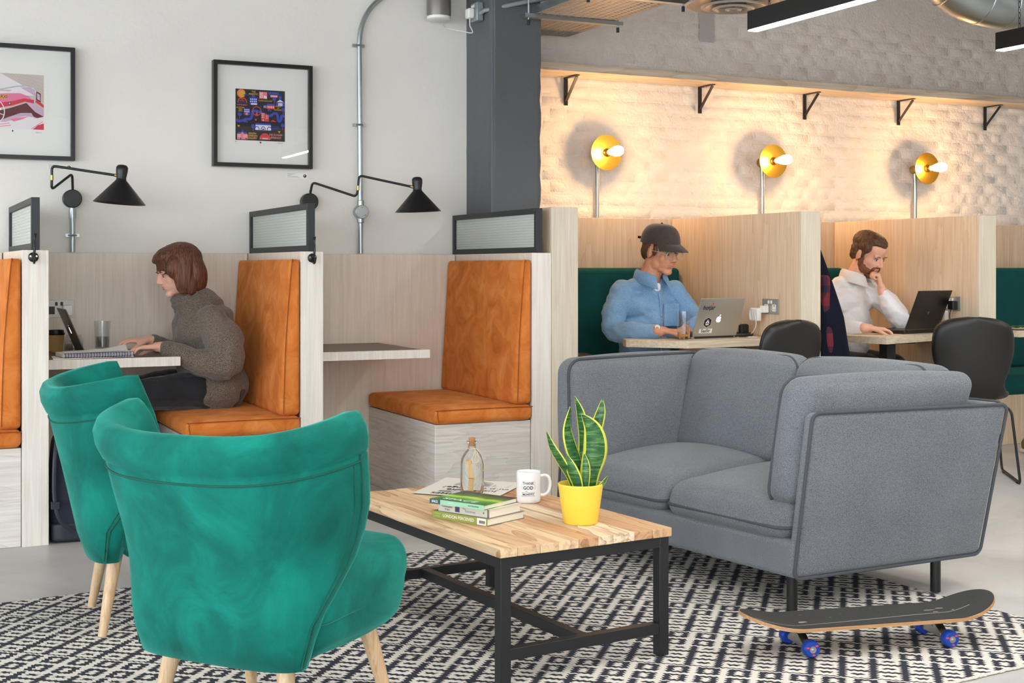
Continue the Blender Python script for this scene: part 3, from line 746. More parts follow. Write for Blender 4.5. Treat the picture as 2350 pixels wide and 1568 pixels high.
# ---------------------------------------------------------------- things under the ceiling
emit('led_white', (255, 252, 246), LED_W)
def led(x, y0, y1, z, label, chain=True):
    t = thing('linear_light', label, 'ceiling lamp', (x, y0, z), group='black linear ceiling lamps')
    w, h, l = .058, .095, y1 - y0
    m = MB(); m.box((-w/2, 0, .006), (-w/2 + .003, l, h)); m.box((w/2 - .003, 0, .006), (w/2, l, h)); m.box((-w/2 + .003, 0, h - .003), (w/2 - .003, l, h))
    m.box((-w/2, -.003, 0), (w/2, 0, h)); m.box((-w/2, l, 0), (w/2, l + .003, h)); m.build('housing', 'black_paint', t)
    MB().box((-w/2 + .004, .002, .001), (w/2 - .004, l - .002, .014)).build('diffuser', 'led_white', t)
    for yy in (l - .13, .4):
        m = MB(); zz = h; k = 0
        while zz < 3.08 - z:
            c = (0, yy, zz + .014); u, v = ((1, 0, 0), (0, 0, 1)) if k % 2 else ((0, 1, 0), (0, 0, 1))
            m.tube([Vector(c) + Vector(u) * .006 * math.cos(a) + Vector(v) * .017 * math.sin(a) for a in [2 * math.pi * i / 10 for i in range(10)]], .0018, 5, closed=True); zz += .028; k += 1
        m.build('chain', 'black_metal', t)
led(3.76, 0.6, 5.22, 2.295, 'long black linear ceiling lamp right of the round diffuser')
led(5.26, 0.6, 5.14, 2.295, 'black linear ceiling lamp at the top right under the duct')
led(2.26, -0.6, 3.6, 2.295, 'black linear ceiling lamp over the coffee table, above the frame')
led(0.76, -0.9, 3.9, 2.295, 'black linear ceiling lamp over the velvet chairs, above the frame')
led(6.76, 0.6, 5.14, 2.295, 'black linear ceiling lamp beyond the right edge')
t = thing('ceiling_diffuser', 'round grey ceiling air diffuser with concentric rings', 'air vent', (3.93, 5.62, 2.485))
dm = plain('diffuser_grey', (158, 152, 146), 0.45, 0.2)
def ring(r0, r1, z0, z1, name):
    MB().lathe([(r0, z0), (r1 - .012, z1 - .008), (r1, z1 - .006), (r1 + .003, z1), (r1 - .004, z1 + .003), (r1 - .02, z1 - .002), (r0, z0 + .008)], 64, close=True).build(name, dm, t, smooth=60)
ring(.13, .245, .075, .028, 'outer_cone'); ring(.09, .165, .058, .016, 'ring'); ring(.045, .105, .045, .006, 'ring'); ring(.001, .04, .018, .002, 'core')
MB().cyl((0, 0, .07), (0, 0, .61), .125, n=40).build('neck', 'diffuser_grey', t)
t = thing('cable_tray', 'perforated metal cable tray hung beside the pillar top', 'cable tray', (3.62, 6.22, 2.57))
m = MB(); s = .02; gm = []
X0, X1, Y0, Y1 = -.34, .14, -.9, .9
nx, ny = 11, 52
for i in range(nx + 1):
    x = X0 + (X1 - X0) * i / nx; m.box((x - .013, Y0, 0), (x + .013, Y1, .002))
for j in range(ny + 1):
    y = Y0 + (Y1 - Y0) * j / ny; m.box((X0, y - .0105, 0.0003), (X1, y + .0105, .0017))
m.build('tray_base', 'diffuser_grey', t)
for sgn, nm in ((X0, 'side'), (X1, 'side')): MB().box((sgn - .0015, Y0, 0), (sgn + .0015, Y1, .05)).build('side_rail', 'galvanised', t)
for yy in (-.34, .34):
    b = MB().box((-.42, yy - .02, -.024), (.20, yy + .02, -.002)).build('support_channel', 'galvanised', t)
    for xx in (-.39, .175):
        MB().cyl((xx, yy, -.05), (xx, yy, .52), .005, n=8).build('hanger_rod', 'galvanised', b); MB().cyl((xx, yy, -.062), (xx, yy, -.034), .009, n=8).build('rod_cap', 'black_plastic', b)
m = MB()
for k in range(5): m.tube(catmull([(-.31 + .012 * k, -.9, .012 + .006 * k), (-.30 + .01 * k, -.3, .03 + .005 * k), (-.31 + .014 * k, .2, .02 + .008 * k), (-.30, .9, .012)], 8), .0035, 6)
m.build('cable_bundle', 'purple_cable', t)
t = thing('air_duct', 'round galvanised spiral air duct bending down at the top right', 'air duct', (5.9, 5.75, 2.72))
P = [Vector(p) for p in catmull([(-.50, .10, .62), (-.47, .08, .30), (-.33, .04, .08), (-.08, 0, .0), (.35, -.03, .0), (1.4, -.1, .0), (2.6, -.2, .0)], 8)]
MB().tube(P, .155, 40).build('pipe', 'galvanised', t, smooth=60)
for i in (8, 16, 22, 26, 30, 33, 36, 39, 42, 45):
    d = (P[min(i + 1, len(P) - 1)] - P[i - 1]).normalized(); x, y, _ = basis(d)
    MB().tube([P[i] + (x * math.cos(a) + y * math.sin(a)) * .156 for a in [2 * math.pi * k / 40 for k in range(40)]], .004, 6, closed=True).build('seam_ring', 'galvanised', t)
t = thing('ceiling_light_base', 'white round ceiling fitting between the tray and the diffuser', 'ceiling fitting', (3.72, 6.0, 2.655))
MB().lathe([(.03, 0), (.048, .004), (.052, .02), (.052, .06), (.03, .44)], 28).build('body', 'white_plastic', t)
# ---------------------------------------------------------------- rug
RUGZ = 0.0065
def rug_mat():
    m, N, L, b = newmat('rug_weave')
    tc = N.new('ShaderNodeTexCoord'); sp = N.new('ShaderNodeSeparateXYZ'); L.new(tc.outputs['Object'], sp.inputs[0])
    nz = noise_n(N, L, tc.outputs['Object'], 60, 2, 0.5)
    x, y = sp.outputs[0], sp.outputs[1]
    x = mth(N, L, 'ADD', x, mth(N, L, 'MULTIPLY', mth(N, L, 'SUBTRACT', nz, 0.5), 0.006))
    y = mth(N, L, 'ADD', y, mth(N, L, 'MULTIPLY', mth(N, L, 'SUBTRACT', nz, 0.5), 0.006))
    p = mth(N, L, 'MULTIPLY', mth(N, L, 'SUBTRACT', x, y), 0.7071)
    q = mth(N, L, 'MULTIPLY', mth(N, L, 'ADD', x, y), 0.7071)
    P, RW = 0.088, 0.0365
    tri = lambda v, per: mth(N, L, 'ABSOLUTE', mth(N, L, 'SUBTRACT', mth(N, L, 'FRACT', mth(N, L, 'DIVIDE', v, per)), 0.5))   # 0..0.5
    q = mth(N, L, 'ADD', q, mth(N, L, 'MULTIPLY', mth(N, L, 'SUBTRACT', tri(p, 0.019), 0.25), 0.012))
    jag = mth(N, L, 'MULTIPLY', mth(N, L, 'SUBTRACT', tri(q, 0.017), 0.25), 0.26)
    T = 20.0                                                    # rows in a full repeat: 6 A, 4 B, 6 A', 4 B'
    rowf = mth(N, L, 'MULTIPLY', mth(N, L, 'FRACT', mth(N, L, 'DIVIDE', q, RW * T / 2)), T / 2)     # 0..10 within a half repeat
    hid = mth(N, L, 'FLOOR', mth(N, L, 'DIVIDE', q, RW * T / 2))
    odd = mth(N, L, 'MULTIPLY', mth(N, L, 'FRACT', mth(N, L, 'MULTIPLY', hid, 0.5)), 1.0)           # 0 or .5
    ph = mth(N, L, 'FRACT', mth(N, L, 'ADD', mth(N, L, 'DIVIDE', p, P), odd))
    d0 = mth(N, L, 'MINIMUM', ph, mth(N, L, 'SUBTRACT', 1.0, ph))           # distance to the band of this half
    d5 = mth(N, L, 'ABSOLUTE', mth(N, L, 'SUBTRACT', ph, 0.5))              # distance to the band of the next half
    lt = lambda a, c: mth(N, L, 'LESS_THAN', a, c)
    gt = lambda a, c: mth(N, L, 'GREATER_THAN', a, c)
    mul = lambda a, c: mth(N, L, 'MULTIPLY', a, c)
    mx = lambda a, c: mth(N, L, 'MAXIMUM', a, c)
    isA = lt(rowf, 5.6); isB = gt(rowf, 5.6)
    d0j = mth(N, L, 'ADD', d0, jag); d5j = mth(N, L, 'ADD', d5, jag)
    band = mul(lt(d0j, 0.135), isA)
    rl = mth(N, L, 'ABSOLUTE', mth(N, L, 'SUBTRACT', mth(N, L, 'FRACT', mth(N, L, 'MULTIPLY', rowf, 0.5)), 0.5))
    line = mul(gt(rl, 0.5 - 0.105), isA)
    dash = mul(mul(lt(rl, 0.11), lt(d5j, 0.19)), isA)
    inbox = mul(lt(ph, 0.60), gt(ph, -1.0)); inbox = mx(lt(ph, 0.60), gt(ph, 0.90))
    rb = mth(N, L, 'FRACT', mth(N, L, 'MULTIPLY', mth(N, L, 'SUBTRACT', rowf, 5.6), 0.5 / 1.1))
    rbd = mth(N, L, 'ABSOLUTE', mth(N, L, 'SUBTRACT', rb, 0.5))
    ends = mul(mul(mx(lt(d0j, 0.12), lt(d5j, 0.12)), lt(rbd, 0.36)), isB)
    bl = mul(mul(mul(gt(rbd, 0.22), lt(rbd, 0.40)), inbox), isB)
    f = mx(mx(band, line), mx(dash, mx(ends, bl)))
    fz = noise_n(N, L, tc.outputs['Object'], 500, 2, 0.6)
    c1 = ramp(N, L, fz, [(0.3, lin(220, 214, 204)), (0.7, lin(240, 236, 228))]); c2 = ramp(N, L, fz, [(0.3, lin(24, 27, 38)), (0.7, lin(52, 56, 70))])
    L.new(mixc(N, L, f, c1, c2), b.inputs['Base Color']); b.inputs['Roughness'].default_value = 0.95
    bump(N, L, b, mth(N, L, 'ADD', fz, mul(f, 0.6)), 0.6, 0.004)
rug_mat()
# corners from its three visible edges, turned about five degrees to the walls
t = thing('rug', 'black and cream geometric woven rug under the coffee table', 'rug', (3.265, 5.20, 0), R(5.3))
MB().soft((1.75, 1.15, .003), .003, seg=30, warp=lambda x, y, z: (x - 1.75 + 0.004 * noise.noise((x * 6, y * 6, 0)), y - 1.15 + 0.006 * noise.noise((x * 7, y * 7, 3)), z + .003)).build('pile', 'rug_weave', t)
e = MB(); rg = random.Random(3)
for k in range(420):
    x = -3.5 + 3.5 * k / 420; e.ball((x, -2.302 + rg.uniform(-.003, .003), .0045), (.006, .007, .0042), 6, 4)
tag(e.build('bound_edge', plain('rug_edge', (214, 208, 198), 0.95), t), kind='stuff')
# ---------------------------------------------------------------- grey sofa
def tri8(c):   # trilinear map of [-1,1]^3 onto eight corners c[ix][iy][iz]
    c = [[[Vector(c[i][j][k]) for k in range(2)] for j in range(2)] for i in range(2)]
    def f(u, v, w):
        a, b, g = (u + 1) / 2, (v + 1) / 2, (w + 1) / 2
        r = Vector((0, 0, 0))
        for i in range(2):
            for j in range(2):
                for k in range(2): r += c[i][j][k] * ((a if i else 1 - a) * (b if j else 1 - b) * (g if k else 1 - g))
        return tuple(r)
    return f
def slab(c, h, r, puff=(0, 0, 0), seg=12):
    f = tri8(c); return MB().soft(h, r, puff, seg, warp=lambda x, y, z: f(x / h[0], y / h[1], z / h[2])), f
def loop(h, r, f, ax, s, k=0.93, n=6, grow=1.0):
    # rounded rectangle round the box face (axis ax, side s), mapped by f
    a, b = [(1, 2), (2, 0), (0, 1)][ax]; P = []
    for (sa, sb, a0) in ((1, 1, 0), (-1, 1, 90), (-1, -1, 180), (1, -1, 270)):
        for i in range(n + 1):
            t = R(a0 + 90 * i / n); q = [0, 0, 0]
            q[a] = (sa * (h[a] - r) + r * math.cos(t)) * grow / h[a]; q[b] = (sb * (h[b] - r) + r * math.sin(t)) * grow / h[b]; q[ax] = s * k
            P.append(f(*q))
    return P
def dense(P, n=4):
    out = []
    for i in range(len(P)):
        a, b = Vector(P[i]), Vector(P[(i + 1) % len(P)])
        m = max(1, int((b - a).length / 0.05))
        for j in range(m): out.append(a.lerp(b, j / m))
    return out
S = thing('sofa', 'grey wool two-seat sofa with tall cushions beside the coffee table', 'sofa', (2.766, 3.605, RUGZ), R(8.3))
LEN = 1.36
m = MB().soft((.415, LEN / 2 - .005, .062), .02, (.0, 0, 0), seg=8, warp=lambda x, y, z: (x + .415, y + LEN / 2, z + .181 - .0)); m.build('front_rail', 'sofa_grey', S, smooth=180)
# arms: outer panels lean outwards and splay towards the back
def arm(near):
    g = (lambda y: y) if near else (lambda y: LEN - y)
    th = .05
    c = [[[None, None], [None, None]], [[None, None], [None, None]]]
    for i, (xb, yb, xt, yt) in enumerate(((0.0, -.0, .06, -.029), (.866, -.085, .872, -.20))):
        c[i][0][0] = (xb, g(yb), .118); c[i][0][1] = (xt, g(yt), .675); c[i][1][0] = (xb, g(yb + th), .118); c[i][1][1] = (xt, g(yt + th), .675)
    h = (.43, th / 2, .28); mb, f = slab(c, h, .0245, (0, .004, 0), 14)
    if not near: mb.f = [tuple(reversed(q)) for q in mb.f]
    a = mb.build('arm_panel', 'sofa_grey', S, smooth=180)
    MB().tube(dense(loop(h, .03, f, 1, -1, .86)), .006, 8, closed=True).build('piping', 'piping_grey', a)
    # the upright cushion inside the panel
    c2 = [[[None, None], [None, None]], [[None, None], [None, None]]]
    for i, (xb, yb, xt, yt) in enumerate(((.03, .045, .075, .025), (.78, -.02, .82, -.13)) if near else ((-.03, .02, -.02, .0), (.80, -.03, .82, -.10))):
        c2[i][0][0] = (xb, g(yb), .345); c2[i][0][1] = (xt, g(yt), .785); c2[i][1][0] = (xb, g(yb + .145), .345); c2[i][1][1] = (xt, g(yt + .13), .785)
    h2 = (.375, .07, .22); mb, f2 = slab(c2, h2, .058, (.01, .018, .012), 12)
    if not near: mb.f = [tuple(reversed(q)) for q in mb.f]
    b = mb.build('arm_cushion', 'sofa_grey', S, smooth=180)
    MB().tube(dense(loop(h2, .062, f2, 1, 1, .60, grow=.995)), .0062, 8, closed=True).build('piping', 'piping_grey', b)
arm(True); arm(False)
c = [[[(.80, -.06, .118), (.86, -.15, .675)], [(.80, LEN + .06, .118), (.86, LEN + .15, .675)]], [[(.85, -.06, .118), (.915, -.15, .675)], [(.85, LEN + .06, .118), (.915, LEN + .15, .675)]]]
h = (.025, .75, .28); mb, f = slab(c, h, .024, (.004, 0, 0), 14); a = mb.build('back_panel', 'sofa_grey', S, smooth=180)
MB().tube(dense(loop(h, .03, f, 0, 1, .86)), .006, 8, closed=True).build('piping', 'piping_grey', a)
for y0, y1 in ((.12, .675), (.685, 1.24)):
    c = [[[(.54, y0 - .04, .37), (.69, y0 - .07 if y0 < .3 else y0, .80)], [(.54, y1 if y1 < 1 else y1 + .04, .37), (.69, y1 if y1 < 1 else y1 + .07, .80)]],
         [[(.80, y0 - .06, .37), (.85, y0 - .16 if y0 < .3 else y0, .80)], [(.80, y1 if y1 < 1 else y1 + .06, .37), (.85, y1 if y1 < 1 else y1 + .16, .80)]]]
    h = (.09, .28, .215); mb, f = slab(c, h, .06, (.02, .004, .014), 12); b = mb.build('back_cushion', 'sofa_grey', S, smooth=180)
    MB().tube(dense(loop(h, .062, f, 0, -1, .45, grow=.995)), .0062, 8, closed=True).build('piping', 'piping_grey', b)
for y0, y1 in ((.048, .674), (.686, 1.312)):
    c = [[[(-.012, y0, .235), (.02, y0, .36)], [(-.012, y1, .235), (.02, y1, .36)]], [[(.66, y0, .235), (.66, y0, .40)], [(.66, y1, .235), (.66, y1, .40)]]]
    h = (.33, .315, .072); mb, f = slab(c, h, .055, (.006, .004, .044), 14); b = mb.build('seat_cushion', 'sofa_grey', S, smooth=180)
    MB().tube(dense(loop(h, .05, f, 2, 1, -.28, grow=1.0)), .0062, 8, closed=True).build('piping', 'piping_grey', b)
for x, y in ((.045, .055), (.665, -.045), (.045, LEN - .05), (.665, LEN + .03)):
    MB().cyl((x, y, 0), (x, y, .125), .0185, n=20).build('leg', 'black_paint', S, bevel=.002)
# ---------------------------------------------------------------- green velvet chairs
def chair_proto():
    t = thing('armchair', '', 'chair', (0, 0, 0))
    lerp = lambda z, tab: next((a[1] + (b[1] - a[1]) * (z - a[0]) / (b[0] - a[0]) for a, b in zip(tab, tab[1:]) if z <= b[0]), tab[-1][1])
    W = [(.2, .235), (.25, .245), (.45, .295), (.62, .335), (.83, .36), (1, .375)]
    B = [(.2, -.10), (.25, -.11), (.50, -.165), (.79, -.235), (1, -.28)]
    F = [(.2, -.05), (.25, -.045), (.34, -.035), (.40, .01), (.46, .06), (.52, .085), (.60, .085), (.70, .06), (.84, .0), (1, -.01)]
    ztop = lambda s: .785 + .048 * abs(s) ** 2.2
    def outer(s, z):
        w, b, f = lerp(z, W), lerp(z, B), lerp(z, F); a = abs(s)
        y = w * (1 - (1 - min(a, 1)) ** 1.7); x = b + (f - b) * a ** 2.6
        return Vector((x, math.copysign(y, s), z))
    def nrm(s, z):
        e = .02; d = outer(s + e, z) - outer(s - e, z) if abs(s) < .97 else outer(math.copysign(.99, s), z) - outer(math.copysign(.93, s), z)
        if abs(s) >= .97: d = d * math.copysign(1, s)
        n = Vector((-d.y, d.x, 0)); 
        n.normalize(); 
        return n if n.x > 0 or abs(s) > .5 and n.y * s < 0 else -n
    prof = [(.012, 0.0, 0)] + [(0.0, .02 + i * .0, 0) for i in range(1)]
    SEC = []   # (inward offset, z given as fraction below seam or distance below top)
    zb = .235
    def section(s):
        zt = ztop(s); L = []
        for i in range(9): L.append((0.008 if i == 0 else 0.0, zb + (zt - .10 - zb) * i / 8))
        L += [(.003, zt - .097), (-.006, zt - .088), (-.013, zt - .06), (-.010, zt - .03), (.004, zt - .008), (.024, zt), (.046, zt - .002), (.064, zt - .014), (.074, zt - .04)]
        for i in range(1, 8): L.append((.076, zt - .04 - (zt - .04 - zb) * i / 7))
        return L
    ss = [-1 + 2 * i / 48 for i in range(49)]
    rings = []
    def ring(s, k, push):
        out = []
        for n, z in section(s):
            s2 = math.copysign(min(abs(s), 1), s); q = outer(s2, z); nn = nrm(s2, z)
            tg = Vector((nn.y, -nn.x, 0)); tg = tg if tg.x > 0 else -tg
            m = .034; out.append(q + nn * (m + (n - m) * k) + tg * push)
        return out
    for k, p in ((.05, .030), (.5, .027), (.82, .015)): rings.append(ring(-1, k, p))
    for s in ss: rings.append(ring(s, 1, 0))
    for k, p in ((.82, .015), (.5, .027), (.05, .030)): rings.append(ring(1, k, p))
    n = len(rings[0]); mb = MB(); vs = [p for r in rings for p in r]; fs = []
    for i in range(len(rings) - 1):
        for k in range(n): fs.append((i * n + k, i * n + (k + 1) % n, (i + 1) * n + (k + 1) % n, (i + 1) * n + k))
    fs += [tuple(range(n - 1, -1, -1)), tuple(range((len(rings) - 1) * n, len(rings) * n))]
    mb.add(vs, fs); bk = mb.build('backrest', 'velvet_green', t, smooth=180)
    off = lambda s, z, d: outer(s, z) - nrm(s, z) * d
    e = MB(); e.tube([off(s, ztop(s) - .112, .001) for s in [-.965 + 1.93 * i / 60 for i in range(61)]], .0028, 6)
    for sg in (-1, 1):
        e.tube([off(sg * .965, zb + .01 + (ztop(1) - .112 - zb) * i / 30, .001) for i in range(31)], .0032, 6)
        e.tube([off(sg * .925, zb + .01 + (ztop(1) - .13 - zb) * i / 30, .0005) for i in range(31)], .0018, 6)
    e.build('piping', 'piping_green', bk)
    # seat
    def seat(x, y, z):
        k = (z + .105) / .21
        yy = y * (.90 + .10 * min(1, k * 1.6)) ; xx = x if x < 0 else x * (.93 + .07 * min(1, k * 1.5))
        yy *= 1 - .10 * max(0, (x - .02) / .22) ** 2 if x > .02 else 1
        return (xx + .212, yy, z + .345 + (.02 * (x / .22) if z > 0 else 0))
    st = MB().soft((.225, .262, .105), .055, (.012, .012, .028), seg=14, warp=seat).build('seat', 'velvet_green', t, smooth=180)
    P = []
    for i in range(60):
        a = -2.35 + 4.7 * i / 59; cx, cy = math.cos(a), math.sin(a)
        u = .223 * math.copysign(abs(cx) ** .45, cx); v = .260 * math.copysign(abs(cy) ** .45, cy)
        q = Vector(seat(u * 1.0, v * 1.0, .066)); P.append(q)
    MB().tube(P, .0042, 6).build('piping', 'piping_green', st)
    for sy in (-1, 1):
        MB().cyl((-.015, sy * .165, .25), (-.06, sy * .205, 0), .023, .0135, n=18).build('leg', 'beech', t)
        MB().cyl((.30, sy * .185, .26), (.365, sy * .225, 0), .023, .0135, n=18).build('leg', 'beech', t)
    return t
ch = chair_proto(); ch['group'] = 'green velvet armchairs'
ch['label'] = 'green velvet armchair nearest the camera, its seat towards the coffee table'
ch.location = (.772, 3.18, RUGZ); ch.rotation_euler = (0, 0, R(38))
c2 = copy_tree(ch); c2['label'] = 'green velvet armchair further back, partly hidden by the nearer chair'
c2.location = (.71, 4.54, RUGZ); c2.rotation_euler = (0, 0, R(-3.5))
# ---------------------------------------------------------------- coffee table
TZ = 0.39
T = thing('coffee_table', 'low plank-topped coffee table on a black steel frame', 'table', (1.555, 3.338, RUGZ), R(5.7))
TW, TL, TT = .60, 1.055, .026
def plank_mat():
    m, N, L, b = newmat('plank')
    oi = N.new('ShaderNodeObjectInfo')
    v = coords(N, L, 'Object', (30, 1.2, 30)); mv = N.new('ShaderNodeVectorMath'); mv.operation = 'ADD'; L.new(v, mv.inputs[0])
    cx = N.new('ShaderNodeCombineXYZ'); L.new(mth(N, L, 'MULTIPLY', oi.outputs['Random'], 57.0), cx.inputs[1]); L.new(cx.outputs[0], mv.inputs[1])
    n1 = noise_n(N, L, mv.outputs[0], 1.7, 6, 0.65, 0.6)
    v2 = coords(N, L, 'Object', (5, .7, 5)); mv2 = N.new('ShaderNodeVectorMath'); mv2.operation = 'ADD'; L.new(v2, mv2.inputs[0]); L.new(cx.outputs[0], mv2.inputs[1])
    n2 = noise_n(N, L, mv2.outputs[0], 1.2, 3, 0.5, 0.8); rg = mth(N, L, 'POWER', mth(N, L, 'FRACT', mth(N, L, 'MULTIPLY', n2, 8.0)), 2.0)
    f = mth(N, L, 'ADD', mth(N, L, 'MULTIPLY', n1, .8), mth(N, L, 'MULTIPLY', rg, .22))
    base = ramp(N, L, oi.outputs['Random'], [(0.0, lin(206, 160, 118)), (0.3, lin(238, 218, 188)), (0.55, lin(196, 150, 108)), (0.75, lin(234, 206, 168)), (1.0, lin(214, 176, 136))])
    dark = ramp(N, L, oi.outputs['Random'], [(0.0, lin(150, 102, 66)), (1.0, lin(176, 128, 88))])
    c = mixc(N, L, ramp(N, L, f, [(.42, (0, 0, 0, 1)), (.72, (1, 1, 1, 1))]), base, dark)
    L.new(c, b.inputs['Base Color']); b.inputs['Roughness'].default_value = .6
    bump(N, L, b, n1, .35, .004)
plank_mat()
widths = [.058, .075, .062, .07, .066, .055, .078, .064, .072]; sc = TW / sum(widths); x = 0; rg = random.Random(5)
for w in widths:
    w *= sc; dz = rg.uniform(-.0012, .0006)
    MB().box((x + .0006, rg.uniform(-.0015, .001), TZ - TT - RUGZ), (x + w - .0006, TL + rg.uniform(-.001, .001), TZ - RUGZ + min(dz, 0))).build('plank', 'plank', T, bevel=.0012)
    x += w
ht = TZ - TT - RUGZ; s = .034; i0 = .006
for lx in (i0, TW - i0 - s):
    for ly in (i0, TL - i0 - s):
        MB().box((lx, ly, 0), (lx + s, ly + s, ht - .001)).build('leg', 'black_metal', T, bevel=.0015)
for lx in (i0, TW - i0 - s): MB().box((lx + .001, i0 + s, ht - .033), (lx + s - .001, TL - i0 - s, ht - .001)).build('top_rail', 'black_metal', T, bevel=.0015)
for ly in (i0, TL - i0 - s):
    MB().box((i0 + s, ly + .001, ht - .033), (TW - i0 - s, ly + s - .001, ht - .001)).build('top_rail', 'black_metal', T, bevel=.0015)
    MB().box((i0 + s, ly + .002, .066), (TW - i0 - s, ly + s - .002, .099)).build('stretcher', 'black_metal', T, bevel=.0015)
MB().box((TW / 2 - .016, i0 + s - .002, .066), (TW / 2 + .016, TL - i0 - s + .002, .0985)).build('long_stretcher', 'black_metal', T, bevel=.0015)
# ---------------------------------------------------------------- skateboard
K = thing('skateboard', 'worn black-topped skateboard with blue wheels in front of the sofa', 'skateboard', (2.757, 3.227, RUGZ), R(-12))
def deck_pt(x, y):
    e = max(0, abs(x) - .26); z = .088 + .0 + (e ** 1.6) * (1.05 if x > 0 else .72) + .35 * y * y
    return z
def deck(z0, z1, name, mat, parent=None, k=1.0):
    mb = MB(); NX, NY = 60, 10; top = []; L = .42 * k; Wd = .1 * k
    for i in range(NX + 1):
        x = -L * math.cos(math.pi * i / NX); e = max(0, (abs(x) - (L - .11)) / .11); hw = Wd * math.sqrt(max(1e-5, 1 - e ** 2.2))
        for j in range(NY + 1):
            y = -hw + 2 * hw * j / NY; top.append((x, y, deck_pt(x, y)))
    n = len(top); vs = [(a, b, c + z1) for a, b, c in top] + [(a, b, c + z0) for a, b, c in top]; fs = []
    id_ = lambda i, j: i * (NY + 1) + j
    for i in range(NX):
        for j in range(NY):
            fs.append((id_(i, j), id_(i + 1, j), id_(i + 1, j + 1), id_(i, j + 1))); fs.append((n + id_(i, j), n + id_(i, j + 1), n + id_(i + 1, j + 1), n + id_(i + 1, j)))
        fs.append((id_(i, 0), n + id_(i, 0), n + id_(i + 1, 0), id_(i + 1, 0))); fs.append((id_(i, NY), id_(i + 1, NY), n + id_(i + 1, NY), n + id_(i, NY)))
    for j in range(NY):
        fs.append((id_(0, j), id_(0, j + 1), n + id_(0, j + 1), n + id_(0, j))); fs.append((id_(NX, j), n + id_(NX, j), n + id_(NX, j + 1), id_(NX, j + 1)))
    mb.add(vs, fs); return mb.build(name, mat, K if parent is None else parent, smooth=40)
wood('deck_ply', (214, 176, 128), (160, 112, 70), axis=0, fine=2.5, figure=.2)
def grip_mat():
    m, N, L, b = newmat('grip_tape'); v = coords(N, L); n = noise_n(N, L, v, 900, 2, .6); g = noise_n(N, L, v, 30, 4, .6)
    c = ramp(N, L, n, [(.35, lin(26, 27, 27)), (.7, lin(74, 74, 72))]); L.new(mixc(N, L, ramp(N, L, g, [(.66, (0, 0, 0, 1)), (.72, (.5, .5, .5, 1))]), c, lin(120, 120, 118)), b.inputs['Base Color'])
    b.inputs['Roughness'].default_value = .85; bump(N, L, b, n, .8, .002)
grip_mat(); plain('wheel_blue', (20, 62, 158), .3); plain('wheel_print', (222, 60, 70), .5)
dk = deck(-.011, 0.0, 'deck', 'deck_ply'); deck(0.0003, .0012, 'grip_tape', 'grip_tape', dk, .994)
for k_, col in ((-.0037, 'cork'), (-.0073, 'cork')):
    mb = MB(); P = []
    for i in range(121):
        x = -.419 + .838 * i / 120; e = max(0, (abs(x) - .31) / .11); hw = .1 * math.sqrt(max(1e-4, 1 - min(e, 1) ** 2.2)); P.append((x, -hw - .0002, deck_pt(x, -hw) + k_))
    mb.tube(P, .0006, 4); mb.build('ply_line', col, dk)
plain('scuff', (150, 150, 150), .9)
mb = MB(); mb.tube([(x, -.035 + .02 * math.sin(x * 5), deck_pt(x, -.03) + .0016) for x in [-.40 + .74 * i / 60 for i in range(61)]], .0009, 4); mb.build('scratch', 'scuff', dk)
for x, y, w, h in ((-.23, -.02, .03, .012), (.22, .02, .04, .006), (.27, .03, .05, .007), (.23, -.002, .02, .006), (.29, -.005, .014, .005)):
    MB().prism([(x - w / 2, y - h / 3), (x, y - h / 2), (x + w / 2, y), (x + w / 4, y + h / 2), (x - w / 3, y + h / 2)], deck_pt(x, y) + .0012, deck_pt(x, y) + .0018).build('scuff_mark', 'scuff', dk)
for sx in (-.232, .232):
    tr = MB(); tr.box((sx - .04, -.028, .068), (sx + .04, .028, .0765)); tr.cyl((sx, 0, .044), (sx, 0, .070), .016, n=14); tr.cyl((sx, -.10, .0265), (sx, .10, .0265), .0045, n=10)
    tr.prism([(-.05, .022), (.05, .022), (.05, .034), (.018, .056), (-.018, .056), (-.05, .034)], sx - .014, sx + .014, M=frame_m((0, 0, 0), (0, 1, 0), (0, 0, 1))) 
    tr.build('truck', 'steel', K, bevel=.002)
    MB().box((sx - .042, -.03, .0767 - .012), (sx + .042, .03, .0767 - .009)).build('riser_pad', 'black_plastic', K)
    for sy in (-1, 1):
        Mw = Matrix.Translation((sx, sy * .078, .0265)) @ Matrix.Rotation(R(-90 * sy), 4, 'X')
        w = MB().lathe([(.010, -.016), (.021, -.0165), (.0255, -.011), (.0265, 0), (.0255, .011), (.021, .0165), (.010, .016)], 30, M=Mw).build('wheel', 'wheel_blue', K, smooth=50)
        MB().lathe([(.004, .0155), (.0105, .0155), (.0105, .0172), (.004, .0172)], 20, M=Mw).lathe([(.0005, .017), (.0045, .017), (.0045, .0215), (.0005, .0215)], 6, M=Mw).lathe([(.004, -.0172), (.0105, -.0172), (.0105, -.0155), (.004, -.0155)], 20, M=Mw).build('bearing', 'steel', w)
        pr = MB()
        for a in (40, 160, 280): pr.ball((.0165 * math.cos(R(a)), .0165 * math.sin(R(a)), .0168), (.005, .0028, .0006), 10, 4, M=Mw)
        pr.build('wheel_print', 'wheel_print', w)
